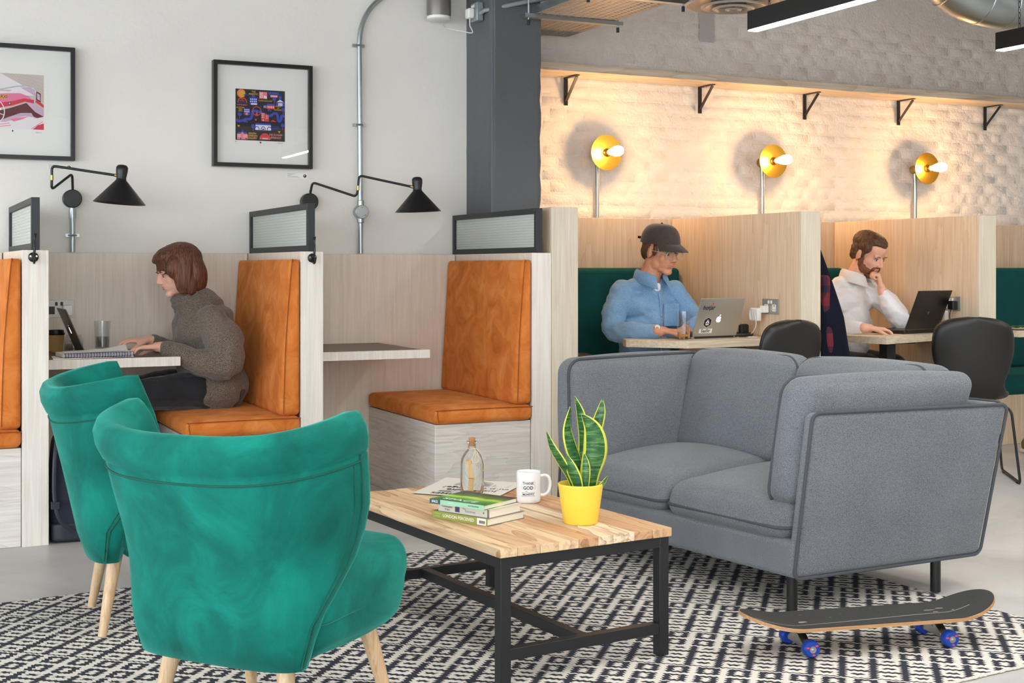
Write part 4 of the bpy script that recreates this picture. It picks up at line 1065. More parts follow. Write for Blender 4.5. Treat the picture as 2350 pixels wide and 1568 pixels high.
# ---------------------------------------------------------------- black shell chairs behind the sofa
plain('black_leather', (24, 23, 23), .42)
def shell_chair(loc, rz, label):
    t = thing('shell_chair', label, 'chair', loc, rz, group='black leather shell chairs')
    # profile from seat front to back top (x forward = +y local towards the wall)
    prof = [(0.20, .445), (.16, .462), (.05, .452), (-.08, .446), (-.16, .462), (-.205, .52), (-.23, .62), (-.25, .74), (-.265, .84), (-.27, .878), (-.27, .892)]
    wid = [.17, .20, .21, .20, .17, .155, .185, .205, .188, .125, .03]
    Pp = catmull([(0, a, b) for a, b in prof], 5); Ww = [w.x for w in catmull([(w, 0, 0) for w in wid], 5)]
    mb = MB(); n = 18; vs = []
    for p, w in zip(Pp, Ww):
        for i in range(n + 1):
            u = -1 + 2 * i / n; cv = u * u
            up = min(1, max(0, (p.z - .47) / .2)); vs.append((w * math.sin(u * math.pi / 2) , p.y + .055 * cv * up, p.z + .03 * cv * (1 - up)))
    fs = [(a * (n + 1) + b, a * (n + 1) + b + 1, (a + 1) * (n + 1) + b + 1, (a + 1) * (n + 1) + b) for a in range(len(Pp) - 1) for b in range(n)]
    mb.add(vs, fs); o = mb.build('shell', 'black_leather', t, smooth=180)
    sm = o.modifiers.new('solid', 'SOLIDIFY'); sm.thickness = .026; sm.offset = 0
    sb = o.modifiers.new('sub', 'SUBSURF'); sb.levels = 1; sb.render_levels = 1
    E = [vs[a * (n + 1)] for a in range(len(Pp))] + [vs[(len(Pp) - 1) * (n + 1) + b] for b in range(1, n)] + [vs[a * (n + 1) + n] for a in range(len(Pp) - 1, -1, -1)]
    MB().tube(E, .0125, 8).build('edge_roll', 'black_leather', o)
    for s in (-1, 1):
        f = MB(); f.tube(fillet([(s * .12, -.13, .432), (s * .20, -.20, .40), (s * .235, -.26, .009), (s * .235, .24, .009), (s * .19, .17, .41), (s * .1, .12, .432)], .035, 5), .0075, 8); f.build('sled_leg', 'black_metal', t)
    MB().tube([(-.115, .12, .43), (.115, .12, .43)], .0075, 8).build('cross_bar', 'black_metal', t)
    for s in (-1, 1):
        for yy in (-.2, .18): MB().box((s * .235 - .009, yy - .02, 0), (s * .235 + .009, yy + .02, .003)).build('glide', 'black_plastic', t)
    return t
shell_chair((4.215, 5.77, 0), R(9), 'black leather shell chair behind the middle of the sofa, below the charger')
shell_chair((5.51, 5.63, 0), R(-35), 'black leather shell chair at the right, behind the end of the sofa')
# ---------------------------------------------------------------- things on the coffee table
ZT = TZ + .0005
P_ = thing('potted_plant', 'variegated snake plant in a yellow pot on the coffee table', 'plant', (1.94, 3.58, ZT))
MB().lathe([(.050, 0), (.053, .004), (.0625, .07), (.0685, .112), (.0695, .118), (.0685, .121), (.066, .121), (.064, .112), (.058, .07), (.0505, .02)], 48).build('pot', 'pot_yellow', P_, smooth=50)
MB().lathe([(.001, .092), (.0595, .09), (.0595, .08), (.001, .08)], 32, close=True).build('soil', 'soil', P_)
def leaf_mats():
    m, N, L, b = newmat('leaf_green')
    v = coords(N, L, 'Object', (8, 8, 60)); n = noise_n(N, L, v, 1.6, 4, .6, 1.2)
    L.new(ramp(N, L, n, [(.38, lin(24, 66, 30)), (.52, lin(46, 102, 48)), (.66, lin(104, 150, 84))]), b.inputs['Base Color']); b.inputs['Roughness'].default_value = .38
leaf_mats(); plain('leaf_margin', (214, 216, 78), .4)
RT_ = Vector((math.cos(YAW), -math.sin(YAW), 0)); DP = Vector((math.sin(YAW), math.cos(YAW), 0))
def leaf(path, width, twist0, twist1, cup=.25):
    # path points: (camera-right offset, depth offset, height above the table)
    C = catmull([RT_ * a + DP * b + Vector((0, 0, c)) for a, b, c in path], 8); n = len(C); sec = [-1, -.78, -.4, 0, .4, .78, 1]
    vs = []; fs = []; mi = []
    for i, p in enumerate(C):
        t = i / (n - 1); d = (C[min(i + 1, n - 1)] - C[max(i - 1, 0)]).normalized()
        a = R(twist0 + (twist1 - twist0) * t); side = RT_ * math.cos(a) + DP * math.sin(a); side = (side - d * side.dot(d)).normalized(); nn = d.cross(side)
        prof = (.62 + .9 * t) if t < .42 else 1.0; w = width * min(1, prof) * (1 - max(0, (t - .5) / .5) ** 2.0) + .0006
        for s in sec: vs.append(p + side * (s * w) + nn * (cup * w * (s * s)) + nn * 0)
    k = len(sec)
    for i in range(n - 1):
        for j in range(k - 1): fs.append((i * k + j, i * k + j + 1, (i + 1) * k + j + 1, (i + 1) * k + j)); mi.append(1 if j in (0, k - 2) else 0)
    me = bpy.data.meshes.new('leaf'); me.from_pydata([tuple(v) for v in vs], [], fs); me.materials.append(MATS['leaf_green']); me.materials.append(MATS['leaf_margin'])
    for p, q in zip(me.polygons, mi): p.material_index = q
    me.shade_smooth(); o = bpy.data.objects.new('leaf', me); COL.objects.link(o); o.parent = P_
    sm = o.modifiers.new('solid', 'SOLIDIFY'); sm.thickness = .0025; sm.offset = 0
leaf([(-.012, -.02, .085), (-.03, -.02, .135), (-.062, -.03, .19), (-.088, -.03, .235), (-.104, -.025, .281)], .015, -20, -35, .3)
leaf([(-.006, .01, .085), (-.008, .01, .17), (-.028, .01, .235), (-.038, .012, .29), (-.031, .015, .354)], .021, 10, 55, .3)
leaf([(.0, .02, .085), (.008, .02, .17), (.012, .02, .25), (.0, .018, .33), (-.017, .016, .386)], .019, 0, -40, .3)
leaf([(.024, -.01, .085), (.03, -.012, .15), (.045, -.016, .22), (.036, -.02, .285), (.0015, -.024, .337)], .036, 15, -10, .35)
leaf([(.026, .03, .085), (.036, .032, .18), (.05, .034, .28), (.064, .036, .335), (.07, .038, .376)], .018, 0, -15, .3)
leaf([(-.004, -.03, .085), (-.014, -.034, .13), (-.032, -.036, .175), (-.043, -.036, .213)], .018, -10, -20, .3)
leaf([(.038, -.02, .09), (.05, -.02, .105), (.068, -.02, .125), (.083, -.02, .148)], .006, 0, 10, .2)
leaf([(.012, -.026, .085), (.014, -.03, .14), (.014, -.03, .18), (.010, -.028, .215)], .013, 0, -10, .3)
# mug with printed words
MG = thing('mug', 'white printed mug beside the yellow pot', 'mug', (1.957, 3.975, ZT))
MB().lathe([(.036, 0), (.0395, .003), (.0405, .012), (.0405, .098), (.0395, .102), (.0378, .1005), (.0372, .09), (.0372, .012), (.034, .006), (.001, .006)], 48, close=True).add([(.036 * math.cos(2 * math.pi * i / 48), .036 * math.sin(2 * math.pi * i / 48), 0) for i in range(48)], [tuple(range(47, -1, -1))]).build('cup', 'white_ceramic', MG, smooth=50)
hd = (RT_ * .985 + DP * .17).normalized()
MB().tube([hd * a + Vector((0, 0, b)) for a, b in [(q.x, q.z) for q in catmull([(.038, 0, .084), (.056, 0, .087), (.069, 0, .078), (.073, 0, .055), (.067, 0, .032), (.052, 0, .021), (.038, 0, .022)], 6)]], .0055, 10).build('handle', 'white_ceramic', MG, smooth=180)
front = -(DP); f_ang = math.atan2(front.y, front.x) + R(-2)
def on_mug(body, size, zc, bold, squeeze=1.0, arcz=0.0, mat='navy_ink', xoff=0.0):
    o = text_mesh('lettering', body, size, mat, MG, Matrix.Identity(4), depth=0.0, bold=bold, squeeze=squeeze)
    bm = bmesh.new(); bm.from_mesh(o.data); bmesh.ops.subdivide_edges(bm, edges=[e for e in bm.edges if e.calc_length() > .003], cuts=2, use_grid_fill=False)
    for v in bm.verts:
        x, y = v.co.x + xoff, v.co.y; a = f_ang + x / .0407
        v.co = (.0407 * math.cos(a), .0407 * math.sin(a), zc + y + arcz * math.sin(x * 150))
    bm.to_mesh(o.data); bm.free()
on_mug('THANK', .0135, .0665, .0003, .86); on_mug('GOD', .0155, .0515, .0004, .95); on_mug("it's", .006, .0405, .0001, 1, 0, 'navy_ink', -.006); on_mug('MONDAY', .0088, .0305, .00028, .95, .0012)
mk = MB()
for s in (-1, 1):
    for i in range(6):
        z = .050 + i * .0045; x0 = s * (.0205 + .001 * math.sin(i)); x1 = x0 + s * .0042
        P2 = []
        for (x, zz) in ((x0, z), (x1, z + (i - 2.5) * .0005), (x1, z + .0008 + (i - 2.5) * .0005), (x0, z + .0008)): a = f_ang + x / .0407; P2.append((.0408 * math.cos(a), .0408 * math.sin(a), zz))
        mk.add(P2, [(0, 1, 2, 3)])
def ribbon(z0):
    P2 = []
    for i in range(25):
        x = -.0215 + .043 * i / 24; a = f_ang + x / .0407; P2.append((.0408 * math.cos(a), .0408 * math.sin(a), z0 + .0012 * math.sin(x * 150)))
    return P2
for z0 in (.0245, .0365): mk.tube(ribbon(z0), .00035, 4)
for s in (-1, 1):
    P2 = []
    for (x, z) in ((s * .0215, .0365), (s * .0185, .030), (s * .0215, .0235)): a = f_ang + x / .0407; P2.append((.0408 * math.cos(a), .0408 * math.sin(a), z))
    mk.tube(P2, .0004, 4)
tag(mk.build('print_marks', 'navy_ink', MG, smooth=None), kind='stuff')
# bottle with a rolled message
BT = thing('bottle', 'corked clear glass bottle holding a paper scroll, on the newspaper', 'bottle', (1.849, 4.197, ZT + .004))
def real_glass():
    m, N, L, b = newmat('bottle_glass'); b.inputs['Base Color'].default_value = (.97, .99, .985, 1); b.inputs['Roughness'].default_value = 0.0; b.inputs['Transmission Weight'].default_value = 1.0; b.inputs['IOR'].default_value = 1.25
real_glass()
MB().lathe([(.001, .0), (.038, .0), (.0405, .004), (.0405, .098), (.037, .118), (.026, .138), (.016, .148), (.0135, .155), (.0135, .170), (.0195, .174), (.0195, .178), (.0115, .179), (.0115, .155), (.014, .146), (.024, .135), (.0345, .116), (.038, .098), (.038, .008), (.001, .006)], 48, close=True).build('glass', 'bottle_glass', BT, smooth=50)
MB().lathe([(.0105, .160), (.0112, .178), (.012, .186), (.0118, .190)], 20).build('cork', 'cork', BT)
sc_ = MB(); sc_.tube([(-.006, 0, .009), (-.001, .002, .05), (-.012, .003, .112)], [.0105, .0085, .011], 14); s_ = sc_.build('paper_scroll', 'scroll_paper', BT)
MB().tube([Vector((-.002, .0016, .052)) + Vector((.0096 * math.cos(a), .0096 * math.sin(a), 0)) for a in [2 * math.pi * i / 16 for i in range(16)]], .0016, 6, closed=True).build('tie', 'cork', s_)
tw = MB(); tw.tube([(.0148 * math.cos(a), .0148 * math.sin(a), .153 + .001 * math.sin(3 * a)) for a in [2 * math.pi * i / 20 for i in range(20)]], .0013, 6, closed=True)
cr = RT_; fw = -DP
def tw3(pts): return [cr * a + fw * b + Vector((0, 0, c)) for a, b, c in pts]
tw.tube(catmull(tw3([(.013, .008, .153), (.006, .030, .135), (.002, .042, .115), (.014, .043, .108), (.024, .036, .12), (.016, .02, .148)]), 8), .0012, 6)
tw.tube(catmull(tw3([(.014, .006, .153), (.026, .012, .145), (.038, .012, .115), (.044, .012, .085), (.034, .012, .078), (.03, .012, .1), (.034, .012, .05), (.04, .012, .028)]), 8), .0012, 6)
tw.tube(catmull(tw3([(.012, .01, .153), (.012, .035, .13), (.012, .0425, .09), (.014, .0425, .045)]), 8), .0012, 6)
tw.build('twine', 'twine', BT)
# newspaper
NP = thing('newspaper', 'folded newspaper lying upside down under the glass bottle', 'newspaper', (1.88, 4.30, ZT), R(-43))
# local x runs along the masthead edge nearest the camera, local y away from it
def sheet(w, d, z, th, lift, seed, name, mat='white_paper', sh=(0, 0)):
    rg = random.Random(seed); mb = MB(); n, m = 16, 12; vs = []
    for i in range(n + 1):
        for j in range(m + 1):
            u, v = i / n, j / m; x = -w / 2 + w * u + sh[0] + .004 * v; y = -d / 2 + d * v + sh[1]
            zz = z + lift * ((1 - u) ** 4) * .5 + lift * (v ** 5) * (1 - u) + .001 * math.sin(7 * u + seed)
            vs.append((x, y, max(z, zz)))
    N_ = len(vs); vs += [(a, b, c + th) for a, b, c in vs]; fs = []
    I = lambda i, j: i * (m + 1) + j
    for i in range(n):
        for j in range(m): fs.append((N_ + I(i, j), N_ + I(i + 1, j), N_ + I(i + 1, j + 1), N_ + I(i, j + 1))); fs.append((I(i, j), I(i, j + 1), I(i + 1, j + 1), I(i + 1, j)))
        fs.append((I(i, 0), I(i + 1, 0), N_ + I(i + 1, 0), N_ + I(i, 0))); fs.append((I(i, m), N_ + I(i, m), N_ + I(i + 1, m), I(i + 1, m)))
    for j in range(m): fs.append((I(0, j), N_ + I(0, j), N_ + I(0, j + 1), I(0, j + 1))); fs.append((I(n, j), I(n, j + 1), N_ + I(n, j + 1), N_ + I(n, j)))
    return mb.add(vs, fs).build(name, mat, NP, smooth=50)
plain('newsprint', (226, 223, 214), .9)
for k in range(3): sheet(.30, .32, .0002 + k * .0013, .0009, .004, k, 'sheet', 'newsprint', (.004 * k, -.003 * k))
zz = .0046
def npt(body, x, y, size, mat='ink', bold=0.0, sq=1.0):
    text_mesh('lettering', body, size, mat, NP, frame_m((x, y, zz), (-1, 0, 0), (0, -1, 0)), depth=.0001, bold=bold, squeeze=sq)
npt('THE TIMES', .0, -.135, .036, 'ink', .0003, 1.05); npt('Just on the', .03, -.055, .042, 'ink', .0005); npt('cusp of change?', .03, -.008, .042, 'ink', .0005, .92)
cl = MB()
for c_ in range(4):
    for r_ in range(12): cl.box((-.14 + c_ * .071, .04 + r_ * .0085, zz), (-.14 + c_ * .071 + .062 - (.02 if r_ == 11 else 0), .04 + r_ * .0085 + .0028, zz + .0001))
for r_ in range(6): cl.box((-.145, -.09 + r_ * .007, zz), (-.10, -.0876 + r_ * .007, zz + .0001))
tag(cl.build('text_columns', 'grey_ink', NP, smooth=None), kind='stuff')
MB().box((-.075, -.105, zz), (-.03, -.085, zz + .0001)).build('photo_block', 'grey_ink', NP); MB().box((.04, -.158, zz), (.07, -.148, zz + .0001)).build('gold_block', 'taxi_yellow', NP)
# books
def book(loc, rz, w, l, h, cover, spine_mat, label, texts, front=None, name='book'):
    t = thing(name, label, 'book', loc, rz, group='books stacked on the coffee table'); c = .0012
    m = MB(); m.box((0, 0, 0), (w, l, c)); m.box((0, 0, h - c), (w, l, h)); cv = m.build('cover', cover, t)
    MB().box((-.0012, 0, 0), (c, l, h)).build('spine', spine_mat, t)
    MB().box((c, .003, c), (w - .003, l - .003, h - c)).build('pages', 'page_edge', t)
    for body, yy, zz_, size, mat, bold, sq in texts:
        # spine faces -x; reading direction runs towards -y
        text_mesh('lettering', body, size, mat, t, frame_m((-.0014, yy, zz_), (0, -1, 0), (0, 0, 1)), depth=.0001, bold=bold, squeeze=sq)
    return t
plain('olive', (150, 158, 60), .5); plain('cream_cover', (226, 218, 206), .55); plain('cover_grey', (120, 118, 108), .5); plain('space_teal', (24, 84, 84), .4); plain('space_green', (90, 186, 70), .35); plain('mint', (160, 214, 180), .45); plain('purple_print', (70, 56, 110), .6); plain('gold_line', (196, 204, 150), .6)
def space_mat():
    m, N, L, b = newmat('aurora_cover'); v = coords(N, L, 'Object'); sp = N.new('ShaderNodeSeparateXYZ'); L.new(v, sp.inputs[0])
    n = noise_n(N, L, v, 12, 3, .5, .6); f = mth(N, L, 'ADD', mth(N, L, 'MULTIPLY', sp.outputs[0], 5.6), mth(N, L, 'MULTIPLY', n, .25))
    L.new(ramp(N, L, f, [(.1, lin(18, 92, 60)), (.40, lin(48, 160, 60)), (.58, lin(190, 226, 84)), (.72, lin(60, 130, 70)), (1.0, lin(40, 62, 56))]), b.inputs['Base Color']); b.inputs['Roughness'].default_value = .3
space_mat()
rzb = math.atan2(.912, -.41) - math.pi / 2      # local y runs from the near spine end to the far one
b1 = book((1.657, 3.647, ZT), rzb, .175, .227, .0225, 'cover_grey', 'olive', 'olive spined paperback at the bottom of the book stack',
          [('LONDON PERCEIVED', .118, .0112, .0135, 'white_paper', .0001, 1.0), ('V.S.Pritchett', .205, .0155, .0055, 'gold_line', 0, 1), ('Author', .205, .0075, .0055, 'gold_line', 0, 1)])
MB().box((-.0018, .004, .001), (-.0013, .040, .0215)).build('library_sticker', 'white_paper', b1)
bc = MB(); x = .008
for w in (1, 2, 1, 1, 3, 1, 2, 1, 1, 2, 3, 1): bc.box((-.0021, x, .006), (-.0018, x + w * .0007, .015)); x += w * .0007 + .0009
tag(bc.build('barcode', 'ink', b1, smooth=None), kind='stuff')
b2 = book((1.668, 3.655, ZT + .0228), rzb + R(2), .155, .205, .0245, 'cream_cover', 'cream_cover', 'cream spined paperback in the middle of the book stack',
          [('Christopher', .168, .0165, .0095, 'ink', 0, .9), ('Priest', .168, .0078, .0095, 'ink', 0, .9), ('The', .10, .017, .007, 'purple_print', 0, 1), ('Extremes', .075, .0105, .0115, 'grey_ink', 0, .95), ('+', .022, .012, .012, 'ink', .0003, 1)])
MB().box((-.0016, .118, .004), (-.0013, .136, .021)).build('spine_picture', 'purple_print', b2); MB().box((-.0016, 0, 0), (-.0012, .008, .0245)).build('spine_band', 'cover_grey', b2)
b3 = book((1.650, 3.655, ZT + .0476), rzb + R(4), .17, .212, .0145, 'aurora_cover', 'mint', 'green covered book on top of the book stack',
          [('SPACE', .192, .0074, .010, 'white_paper', .0002, .85), ('FLORIAN', .13, .0074, .006, 'white_paper', 0, 1), ('DB PUBLISHING', .04, .0074, .006, 'space_teal', .0001, 1)])
MB().box((-.0014, .170, 0), (-.0011, .212, .0145)).build('spine_block', 'space_teal', b3)
text_mesh('lettering', 'SPACE', .03, 'white_paper', b3, frame_m((.03, .115, .0147), (0, -1, 0), (1, 0, 0)), depth=.0001, bold=0, squeeze=1.55)
# ---------------------------------------------------------------- left booth desk
ZD = .7625
def apple(parent, M, s, mat):
    # a bitten fruit with one leaf
    P2 = []
    for i in range(48):
        a = 2 * math.pi * i / 48; r = 1 - .10 * math.exp(-((a - math.pi / 2) / .35) ** 2) - .12 * math.exp(-((a - 3 * math.pi / 2) / .3) ** 2)
        x, y = .86 * r * math.cos(a), .95 * r * math.sin(a)
        dx, dy = x - .95, y - .12
        dd = math.hypot(dx, dy)
        if dd < .42: x, y = .95 + dx / dd * .42, .12 + dy / dd * .42
        P2.append((x * s, y * s))
    m = MB(); m.add([M @ Vector((x, y, 0)) for x, y in P2], [tuple(range(48))])
    L_ = [(0.05, 1.05), (.12, 1.3), (.42, 1.55), (.38, 1.25)]
    m.add([M @ Vector((x * s, y * s, 0)) for x, y in L_], [(0, 1, 2, 3)])
    return m.build('logo', mat, parent, smooth=None)
def laptop(loc, rz, w, d, tilt, shell, label, keys='black_plastic', lidh=None, th=.009):
    # hinge along local y at x = 0, keyboard towards +x
    t = thing('laptop', label, 'laptop', loc, rz); lidh = lidh or d
    MB().soft((d / 2, w / 2, th / 2), .004, seg=4, warp=lambda x, y, z: (x + d / 2, y, z + th / 2 + .0005)).build('base', shell, t, smooth=180)
    MB().box((.02, -w / 2 + .02, th + .0003), (d * .52, w / 2 - .02, th + .0012)).build('keyboard', keys, t); MB().box((d * .58, -.05, th + .0003), (d * .94, .05, th + .0008)).build('trackpad', 'laptop_dark', t)
    c, s = math.cos(tilt), math.sin(tilt)                       # lid leans away by tilt past upright
    f = lambda x, y, z: (x * c - z * s - .002, y, x * s + z * c + th)
    ld = MB().soft((.003, w / 2, lidh / 2), .0028, seg=4, warp=lambda x, y, z: f(x, y, z + lidh / 2 + .003)).build('lid', shell, t, smooth=180)
    MB().add([f(.0034, -w / 2 + .012, .014), f(.0034, w / 2 - .012, .014), f(.0034, w / 2 - .012, lidh - .008), f(.0034, -w / 2 + .012, lidh - .008)], [(0, 1, 2, 3)]).build('screen', 'screen_glow', ld, smooth=None)
    MB().cyl((-.002, -w / 2 + .02, th * .8), (-.002, w / 2 - .02, th * .8), .0045, n=10).build('hinge', keys, t)
    Mb = frame_m(f(-.0033, 0, lidh / 2 + .003), (0, -1, 0), (f(0, 0, 1)[0] - f(0, 0, 0)[0], 0, f(0, 0, 1)[2] - f(0, 0, 0)[2]))   # outer lid face
    return t, ld, Mb
t, ld, Mb = laptop((.868, 6.56, ZD), 0, .32, .225, R(23), 'laptop_dark', 'silver grey laptop in front of the woman in the sweater', lidh=.222)
apple(ld, Mb, .019, 'logo_glow')
plain('kraft_ridge', (212, 172, 112), .85)
t = thing('paper_cup', 'ridged kraft paper coffee cup with a black lid by the laptop', 'cup', (.775, 6.74, ZD))
MB().lathe([(.028, 0), (.029, .002), (.0385, .088), (.037, .09)], 36).build('cup', 'kraft', t)
m = MB(); 
for i in range(40):
    a = 2 * math.pi * i / 40; m.tube([(r * math.cos(a), r * math.sin(a), z) for r, z in ((.030, .008), (.0384, .076))], .0014, 4)
tag(m.build('ridges', 'kraft_ridge', t), kind='stuff')
MB().lathe([(.040, .084), (.041, .088), (.041, .094), (.038, .096), (.0365, .106), (.034, .108), (.033, .104)], 36).build('lid', 'black_plastic', t)
t = thing('glass_jar', 'small clear glass jar with stems in water beside the paper cup', 'jar', (.862, 6.775, ZD))
MB().lathe([(.001, 0), (.04, 0), (.044, .006), (.045, .05), (.04, .066), (.036, .072), (.037, .082), (.035, .082), (.034, .072), (.042, .05), (.0415, .007), (.001, .005)], 36, close=True).build('glass', 'clear_glass', t, smooth=50)
MB().lathe([(.0405, .0062), (.041, .036)], 30).build('water', 'clear_glass', t)
m = MB()
for k in range(6): m.tube(catmull([(.02 * math.cos(k), .02 * math.sin(k), .008), (.012 * math.cos(k + 2), .012 * math.sin(k + 2), .03), (.025 * math.cos(k + 4), .02 * math.sin(k + 4), .055)], 4), .001, 5)
tag(m.build('stems', 'leaf_green', t), kind='stuff')
def tumbler(loc, label, h, r0, r1, liquid=None, lh=0):
    t = thing('drinking_glass', label, 'glass', loc, group='drinking glasses')
    MB().lathe([(.001, 0), (r0 - .002, 0), (r0, .003), (r1, h), (r1 - .002, h), (r0 - .0022, .016), (.001, .014)], 40, close=True).build('glass', 'clear_glass', t, smooth=50)
    if liquid: MB().lathe([(r0 - .0035, .0165), (r0 - .003 + (r1 - r0) * lh / h, .0165 + lh)], 32).build('drink', liquid, t)
tumbler((1.0, 6.80, ZD), 'tall water glass behind the hands of the woman', .145, .033, .040, 'clear_glass', .05)
# notebooks
NB = thing('notebook', 'open spiral notebook with chequered edge on the booth desk', 'notebook', (.70, 6.19, ZD), R(4))
MB().prism([(0, .0), (.36, .03), (.38, .205), (.03, .20)], .0, .004).build('lower_pages', 'white_paper', NB)
nb = MB(); nb.soft((.155, .088, .009), .003, seg=8, warp=lambda x, y, z: (x + .20, y + .103, z + .0145 + (.012 * max(0, (x + y) / .25) ** 2 if z > 0 else 0))); nb.build('page_block', 'white_paper', NB, smooth=50)
MB().add([(.05, .02, .0245), (.34, .06, .026), (.36, .18, .050), (.26, .19, .030), (.07, .18, .0255)], [(0, 1, 2, 3, 4)]).build('curled_page', 'white_paper', NB, smooth=None)
sp = MB()
for k in range(24):
    x = .055 + k * .0124
    sp.tube([(x, .0145 + .010 * math.cos(a), .0145 + .011 * math.sin(a)) for a in [2 * math.pi * i / 12 for i in range(12)]], .0013, 5, closed=True)
tag(sp.build('spiral', 'navy_ink', NB), kind='stuff')
pf = MB(); 
for zz_ in (.006, .012, .018, .023): pf.box((.048, .0135, zz_), (.352, .0146, zz_ + .0025))
tag(pf.build('printed_edge', 'purple_print', NB, smooth=None), kind='stuff')
# ---------------------------------------------------------------- sockets
def socket(M, label, sw='white_plastic', plug=None, plate='socket_steel'):
    t = thing('wall_socket', label, 'socket', tuple(M.to_translation())); M = M.copy(); M.translation = (0, 0, 0)
    MB().box((-.073, -.043, 0), (.073, .043, .004), M).build('plate', plate, t, bevel=.0008)
    for sx in (-.036, .036):
        m = MB(); m.box((sx - .016, -.026, .004), (sx + .016, .012, .0046), M); m.build('outlet', sw, t)
        h = MB(); h.box((sx - .0028, .000, .0046), (sx + .0028, .009, .005), M); h.box((sx - .012, -.02, .0046), (sx - .006, -.016, .005), M); h.box((sx + .006, -.02, .0046), (sx + .012, -.016, .005), M); h.build('pin_hole', 'black_plastic', t)
        MB().box((sx * .35 - .006, .016, .004), (sx * .35 + .006, .034, .008), M).build('switch', sw, t, bevel=.001)
    return t, M
t, M = socket(frame_m((.804, 6.8695, .968), (1, 0, 0), (0, 0, 1)), 'steel double socket on the back panel above the paper cup', 'black_plastic')
MB().soft((.024, .026, .017), .008, seg=4, warp=lambda x, y, z: tuple(M @ Vector((x + .038, y - .008, z + .022)))).build('plug', 'white_plastic', t, smooth=180)
MB().tube(catmull([(.038, -.038, -.034), (.04, -.045, -.08), (.06, -.05, -.13), (.09, -.06, -.19), (.16, -.10, -.198), (.26, -.14, -.199)], 8), .0035, 8).build('cord', 'cable_white', t)
t, M = socket(frame_m((4.4795, 6.05, .955), (0, -1, 0), (0, 0, 1)), 'steel double socket beside the white laptop charger')
t2 = thing('laptop_charger', 'white square laptop charger with its cord wound, plugged in beside the silver laptop', 'charger', (4.44, 6.10, .91))
MB().soft((.015, .037, .037), .008, seg=5, warp=lambda x, y, z: (x - .012, y + .02, z)).build('adapter', 'white_plastic', t2, smooth=180)
MB().soft((.018, .02, .02), .006, seg=4, warp=lambda x, y, z: (x + .016, y - .022, z + .03)).build('plug', 'white_plastic', t2, smooth=180)
m = MB()
for k in range(4): m.tube([(-.030 - .001 * k, .035 + (.018 + .002 * k) * math.cos(a) * .6, (.026 + .002 * k) * math.sin(a)) for a in [2 * math.pi * i / 24 for i in range(24)]], .0021, 6, closed=True)
m.build('wound_cord', 'cable_white', t2)
MB().tube(catmull([(-.03, .02, .02), (-.045, -.02, .0), (-.05, -.035, -.06), (-.055, .0, -.105), (-.08, .02, -.121), (-.10, -.05, -.122), (-.06, -.06, -.122), (-.09, .01, -.122), (-.15, .0, -.122)], 8), .0022, 6).build('cord', 'cable_white', t2)
t, M = socket(frame_m((5.7545, 6.0, .957), (0, -1, 0), (0, 0, 1)), 'steel double socket beside the black laptop')
MB().soft((.024, .026, .02), .008, seg=4, warp=lambda x, y, z: tuple(M @ Vector((x + .034, y - .008, z + .025)))).build('plug', 'black_plastic', t, smooth=180)
MB().tube(catmull([(-.04, .0 - .036, -.03), (-.045, -.03, -.07), (-.05, -.05, -.11), (-.02, -.08, -.155), (-.03, -.10, -.168), (-.14, -.07, -.168)], 8), .0035, 8).build('cord', 'black_plastic', t)
# ---------------------------------------------------------------- right booth tables
def poly_table(pts, label, ped):
    cx, cy = ped; t = thing('booth_table', label, 'table', (cx, cy, 0), group='wooden tables of the teal booths')
    MB().prism([(x - cx, y - cy) for x, y in pts], .745, .785).build('table_top', 'oak_flat', t, bevel=.002)
    MB().box((-.032, -.032, .02), (.032, .032, .738)).build('column', 'black_metal', t)
    MB().box((-.11, -.11, .737), (.11, .11, .7448)).build('top_plate', 'black_metal', t)
    MB().box((-.2, -.2, 0), (.2, .2, .02)).build('base_plate', 'black_metal', t, bevel=.004)
poly_table([(3.62, 6.17), (3.85, 5.905), (4.476, 5.945), (4.476, 6.30), (3.66, 6.27)], 'wooden booth table under the silver stickered laptop', (4.15, 6.08))
poly_table([(4.99, 6.14), (5.045, 5.755), (5.752, 5.985), (5.752, 6.32), (5.0, 6.25)], 'wooden booth table under the black laptop', (5.24, 5.97))
poly_table([(6.22, 6.12), (6.30, 6.0), (7.6, 6.05), (7.6, 6.40), (6.22, 6.34)], 'wooden booth table cut off by the right edge', (7.0, 6.2))
ZRT = .7855
tumbler((3.905, 6.05, ZRT), 'nearly empty beer glass beside the silver stickered laptop', .15, .031, .0395, 'amber_drink', .012)
tumbler((5.708, 5.998, ZRT), 'empty water glass behind the right black chair', .13, .034, .041)
t, ld, Mb = laptop((4.125, 6.085, ZRT), R(97), .315, .215, R(20), 'laptop_alu', 'silver laptop with black stickers on its lid', lidh=.222)
def lid_text(body, x, y, size, bold, sq=1.0, mat='ink', sh=0.0):
    M2 = Mb @ Matrix.Translation((x, y, .0004)); text_mesh('sticker_lettering', body, size, mat, ld, M2, depth=.0001, bold=bold, squeeze=sq, shear=sh)
apple(ld, Mb @ Matrix.Translation((.0, -.012, .0004)), .019, 'logo_glow')
lid_text('hotjar', -.088, .058, .036, .0006, .95, 'ink', .1)
mf = MB(); mf.add([Mb @ Vector((x, y, .0005)) for x, y in ((-.066, .073), (-.060, .077), (-.061, .085), (-.066, .09), (-.069, .082))], [(0, 1, 2, 3, 4)]); mf.build('sticker_flame', 'wheel_print', ld, smooth=None)
def poly_on(pts, mat, name, z=.0005): MB().add([Mb @ Vector((x, y, z)) for x, y in pts], [tuple(range(len(pts)))]).build(name, mat, ld, smooth=None)
cx, cy = -.075, -.028
hexa = lambda r: [(cx + r * math.sin(math.pi / 3 * k), cy + r * math.cos(math.pi / 3 * k)) for k in range(6)]
